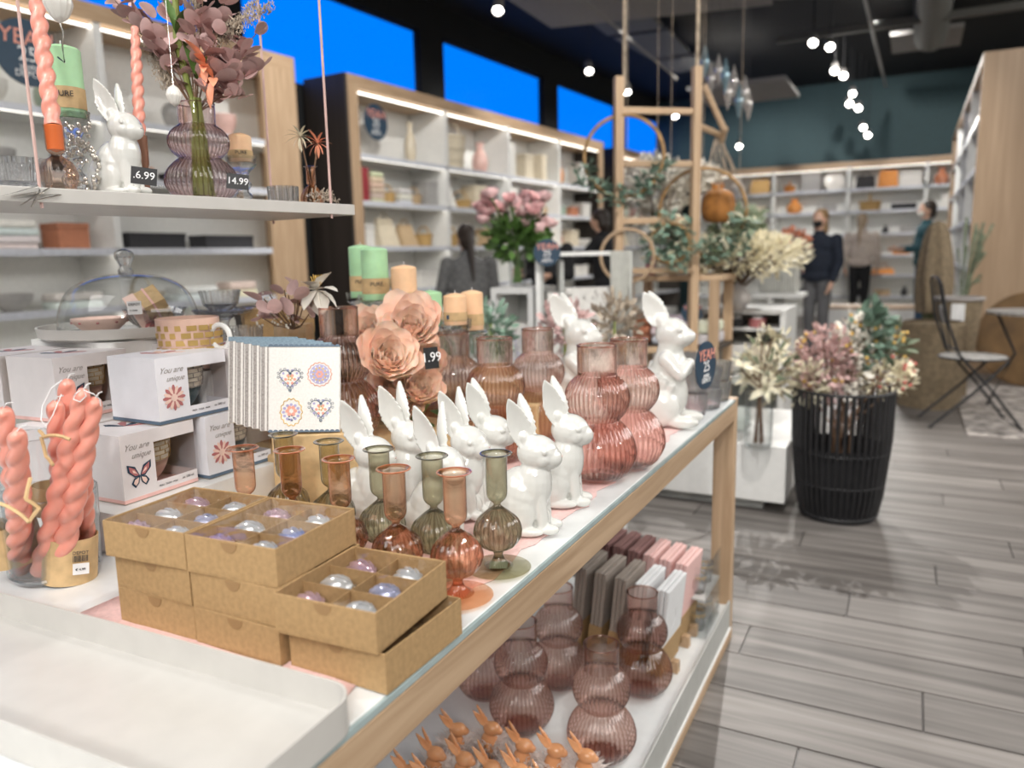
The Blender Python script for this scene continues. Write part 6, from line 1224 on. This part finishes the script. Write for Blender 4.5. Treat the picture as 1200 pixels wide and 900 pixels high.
q = AT(1200, 417, 6.3); t = thing('rust_disc', 'big round rust brown disc leaning against the oak cabinet end', 'decoration', (q.x+.03, q.y, .39), 0, rot=(PI/2-.15, 0, 0)); MB().lathe([(.001, 0), (.37, 0), (.38, .01), (.37, .02), (.001, .02)], 56).build('disc', M['rust'], t); MB().torus((0, 0, .01), .378, .008, 56, 6).build('rim', M['rust'], t)
t = thing('kraft_crate', 'tall brown paper sack beside the folding chair', 'sack', (.16, 6.35, 0), .1)
b = MB(); b.lathe([(.20, 0), (.21, .25), (.20, .42), (.205, .60), (.19, .62)], 20, None, lambda a, z, r: r*(1+.06*math.cos(4*a)+.03*math.cos(9*a+z*12))); b.build('sack', M['tan'], t); MB().lathe([(.001, .58), (.19, .6)], 20).build('fill', M['tan'], t)
q = AT(1093, 415, 5.6); t = thing('price_sheet', 'small white price sheet in front of the brown sack', 'sign', (q.x, q.y-.02, q.z)); MB().box((-.05, -.002, -.07), (.05, .002, .07)).build('sheet', M['paper'], t, False); MB().box((-.005, 0, -q.z), (.005, .006, -.07)).build('stake', M['track'], t, False)
t = thing('draped_coat', 'long tan and olive drape hanging on a stand before the cabinet', 'textiles', (.17, 7.2, 0), 0, scale=(.85, .85, 1)); MB().lathe(smoothprof([(.14, .62), (.155, .85), (.14, 1.05), (.11, 1.22), (.07, 1.32), (.01, 1.36)]), 32, None, lambda a, z, r: r*(1+.10*math.cos(7*a+z*2))).build('drape', M['tan'], t); MB().lathe(smoothprof([(.06, .3), (.08, .6), (.11, .8), (.12, .9)]), 24, None, lambda a, z, r: r*(1+.1*math.cos(6*a))).build('lower_cloth', cm((.12, .14, .07)), t); MB().cyl((0, 0, 0), .03, .7, 10).build('stand', M['blackmetal'], t)
q = AT(1130, 300, 6.45); t = thing('pampas_plant', 'arching pampas stems in front of the oak cabinet', 'plant', (q.x, q.y, .55)); b = MB()
for k in range(26): a = ri(-2.2, .6); e = Vector((math.cos(a)*ri(.08, .2), ri(-.1, .1), ri(.3, .85))); b.tube([(0, 0, 0), e*.5+Vector((0, 0, .12)), e], [.004, .004, .012], 5)
stuff(b.build('plumes', M['olive'], t)); MB().lathe([(.08, -.55), (.11, -.1), (.10, 0)], 20).build('pot', M['tan'], t)
q = AT(1122, 365, 5.9); t = thing('cream_basket', 'grey lined basket beside the pampas stems', 'basket', (q.x, q.y, q.z-.35)); MB().lathe([(.13, 0), (.17, .45), (.16, .45), (.12, .02)], 24).build('basket', M['tan'], t); MB().torus((0, 0, .45), .17, .015, 28, 6).build('rim', M['greystripe'], t); MB().box((-.05, -.175, .25), (.04, -.165, .42)).build('tag', M['paper'], t, False); MB().cyl((0, 0, -(q.z-.35)), .1, q.z-.352, 16).build('foot', M['tan'], t)
t = thing('white_chest', 'low white chest of drawers in front of the back wall shelves', 'chest', (-.52, 9.6, 0)); MB().box((-.35, 0, .02), (.55, .45, .47)).build('carcass', M['white'], t, False); MB().box((-.37, -.01, .47), (.57, .46, .50)).build('top', M['oakx'], t, False)
for i in range(2):
    for j in range(2): o = MB().box((-.34+.45*i, -.012, .04+.215*j), (.09+.45*i, 0, .245+.215*j)).build('drawer', M['white'], t, False, bevel=.003); MB().ball((-.12+.45*i, -.03, .14+.215*j), .018, 10, 6).build('knob', M['blackmetal'], o)
# icicle ornaments
b0 = AT(850, 90, 4.6)
for k, (px, py) in enumerate([(826, 72), (833, 92), (842, 82), (850, 88), (853, 108), (860, 95), (866, 118), (873, 108), (877, 122)]):
    q = AT(px, py, 4.8+ri(-.2, .2)); t = thing('glass_icicle', 'pale glass drop, %s of the cluster hanging right of the ladder' % ['leftmost', 'second', 'third', 'fourth', 'fifth', 'sixth', 'seventh', 'eighth', 'rightmost'][k], 'ornament', q, 0, 'glass drops hanging from the ceiling')
    MB().lathe(smoothprof([(.001, -.11), (.018, -.05), (.026, 0), (.016, .05), (.006, .09), (.001, .10)]), 16).build('drop', mat('icicle%d' % k, (.45, .42, .40) if k % 3 else (.20, .30, .35), .1, metal=.5), t); MB().tube([(0, 0, .1), (0, 0, 3.995-q.z)], .0007, 4).build('thread', M['blackmetal'], t)
# ================================================================== PEOPLE
def person(label, p, head, h, top, legs, hair, armR, armL, mask=None, lean=0, ponytail=False, coat=.10, bun=False, shoe='blackfab'):
    s = h/1.70; t = thing('person', label, 'person', p, head, scale=s); L_ = lean
    X = lambda x, z: x + L_*max(0, z-.95)
    def arm(sgn, pts, r=1, grow=0):
        S, E_, Hn = [Vector((q[0], sgn*q[1], q[2])) for q in pts]
        return [('c', S, E_, (.048+grow), (.038+grow)), ('c', E_, E_.lerp(Hn, .96), (.038+grow), (.026+grow))], Hn, E_
    sh = 1.38
    items = [('e', (X(0, 1.1), 0, 1.12), (.10, .145, .22)), ('e', (X(0, 1.3), 0, 1.30), (.095, .165, .12)), ('e', (0, 0, .93), (.105, .155, .13)), ('c', (X(0, 1.4), 0, 1.40), (X(.01, 1.48), 0, 1.50), .055, .050),
             ('e', (X(.015, 1.6), 0, 1.595), (.092, .074, .108)), ('e', (X(.045, 1.54), 0, 1.545), (.055, .052, .055)), ('e', (X(.112, 1.57), 0, 1.575), (.018, .012, .020)), ('e', (X(.0, 1.58), .074, 1.585), (.018, .010, .028)), ('e', (X(.0, 1.58), -.074, 1.585), (.018, .010, .028))]
    for sg, A in ((1, armL), (-1, armR)):
        a, Hn, E_ = arm(sg, A); items += a; d = (Hn-E_).normalized(); side = d.cross(Vector((0, sg, 0))); 
        if side.length < .1: side = Vector((1, 0, 0))
        side.normalize(); nb = d.cross(side).normalized(); items.append(('c', Hn, Hn+d*.06, .026, .030))
        for f, (o_, l_) in enumerate(((-.024, .062), (-.008, .074), (.008, .070), (.023, .055))):
            k1 = Hn+d*.075+side*o_; items.append(('c', k1, k1+d*l_*.55+nb*.006, .0085, .008)); items.append(('c', k1+d*l_*.55+nb*.006, k1+d*l_+nb*.022, .008, .0065))
        items.append(('c', Hn+d*.02-side*.022, Hn+d*.065-side*.052, .010, .0085))
    for sg in (1, -1): items += [('c', (0, sg*.085, .88), (.02, sg*.085, .48), .075, .052), ('c', (.02, sg*.085, .48), (-.01, sg*.085, .09), .050, .034), ('c', (-.02, sg*.085, .045), (.12, sg*.09, .03), .036, .028)]
    put('body', blob(items, .0085, M['skin'], 'body', 3), t)
    tr_ = [('e', (0, 0, .93), (.118, .168, .13))]
    for sg in (1, -1): tr_ += [('c', (0, sg*.085, .90), (.02, sg*.085, .48), .092, .068), ('c', (.02, sg*.085, .48), (-.01, sg*.085, .10), .066, .055)]
    put('trousers', blob(tr_, .014, M[legs], 'trousers', 4), t)
    jk = [('e', (X(0, 1.1), 0, 1.10), (.135, .185, .26)), ('e', (X(0, 1.3), 0, 1.30), (.12, .20, .13)), ('c', (X(0, 1.4), 0, 1.40), (X(0, 1.43), 0, 1.44), .072, .066), ('e', (0, 0, .93), (.135, .19, coat))]
    for sg, A in ((1, armL), (-1, armR)): jk += arm(sg, A, 1, .018)[0][:1]; E_ = Vector((A[1][0], sg*A[1][1], A[1][2])); Hn = Vector((A[2][0], sg*A[2][1], A[2][2])); jk.append(('c', E_, E_.lerp(Hn, .86), .056, .044))
    put('jacket', blob(jk, .014, M[top], 'jacket', 4), t)
    for sg in (1, -1): put('shoe', blob([('c', (-.03, sg*.085, .05), (.13, sg*.09, .035), .046, .036), ('c', (-.02, sg*.085, .05), (-.01, sg*.085, .12), .044, .045)], .012, M[shoe], 'shoe', 3), t)
    hr = [('e', (X(-.012, 1.6), 0, 1.625), (.098, .086, .098)), ('e', (X(-.045, 1.56), 0, 1.555), (.062, .075, .085))]
    if ponytail: hr += [('c', (X(-.095, 1.62), 0, 1.62), (X(-.135, 1.45), 0, 1.46), .035, .034), ('c', (X(-.135, 1.45), 0, 1.46), (X(-.16, 1.2), 0, 1.20), .034, .012)]
    if bun: hr += [('e', (X(-.10, 1.64), 0, 1.66), (.05, .05, .05)), ('e', (X(-.03, 1.5), 0, 1.48), (.06, .09, .09))]
    put('hair', blob(hr, .010, M[hair], 'hair', 3), t)
    fx = X(.104, 1.6)
    for sg in (1, -1): MB().ball((fx-.008, sg*.030, 1.603), (.010, .014, .008), 10, 6).build('eye', M['white'], t); MB().ball((fx+.0005, sg*.030, 1.603), .005, 8, 5).build('iris', M['black'], t)
    if mask: put('face_mask', blob([('e', (X(.062, 1.545), 0, 1.548), (.060, .058, .050))], .008, M[mask], 'mask', 2), t)
    else: MB().ball((X(.098, 1.535), 0, 1.533), (.008, .024, .007), 10, 6).build('mouth', mat('lips', (.5, .16, .14), .5), t)
    return t
down = ((0, .205, 1.36), (.0, .25, 1.09), (.06, .24, .84)); fwd = ((0, .205, 1.36), (.04, .25, 1.10), (.30, .16, 1.10)); rch = ((0, .205, 1.36), (.18, .24, 1.18), (.46, .16, 1.18))
def at_floor(px, py, d): q = AT(px, py, d); return (q.x, q.y, 0)
def H(px, py, d): return AT(px, py, d).z
p = at_floor(962, 246, 8.3); person('blond woman in a dark navy jacket, grey trousers and black face mask', p, toward(p)-.45, H(960, 246, 8.3), 'navyfab', 'greyjean', 'hairb', down, ((0, .205, 1.36), (.03, .26, 1.10), (.12, .22, .86)), 'blackfab', bun=True)
p = at_floor(1011, 251, 12.3); person('person with long light ponytail in a beige fleece and black trousers, seen from behind', p, toward(p)+PI-.2, H(1011, 251, 12.3), 'beigefab', 'blackfab', 'hairl', down, down, ponytail=True)
p = at_floor(1088, 236, 10.2); person('dark haired person with pale mask and teal jacket by the right cabinet', p, toward(p)-1.3, H(1088, 236, 10.2), 'tealfab', 'bluejean', 'haird', fwd, fwd, 'whiteflower')
p = at_floor(548, 264, 5.7); person('dark haired person in a grey vest seen from behind by the pink roses', p, toward(p)+PI+.3, H(548, 264, 5.7), 'greyfab', 'blackfab', 'haird', ((0, .205, 1.36), (.05, .26, 1.10), (.26, .18, 1.0)), ((0, .205, 1.36), (.05, .26, 1.10), (.26, .18, 1.0)), ponytail=True, lean=.1)
p = at_floor(712, 246, 7.6); person('dark haired person in black reaching left behind the ladder post', p, toward(p)+PI*.5+2.6, H(712, 246, 7.6), 'blackfab', 'bluejean', 'haird', rch, rch, lean=.15)
p = at_floor(643, 252, 6.9); person('bending dark haired person in a black top behind the rose bouquet', p, toward(p)-.5, H(643, 252, 6.9), 'blackfab', 'blackfab', 'haird', fwd, fwd, lean=.25)
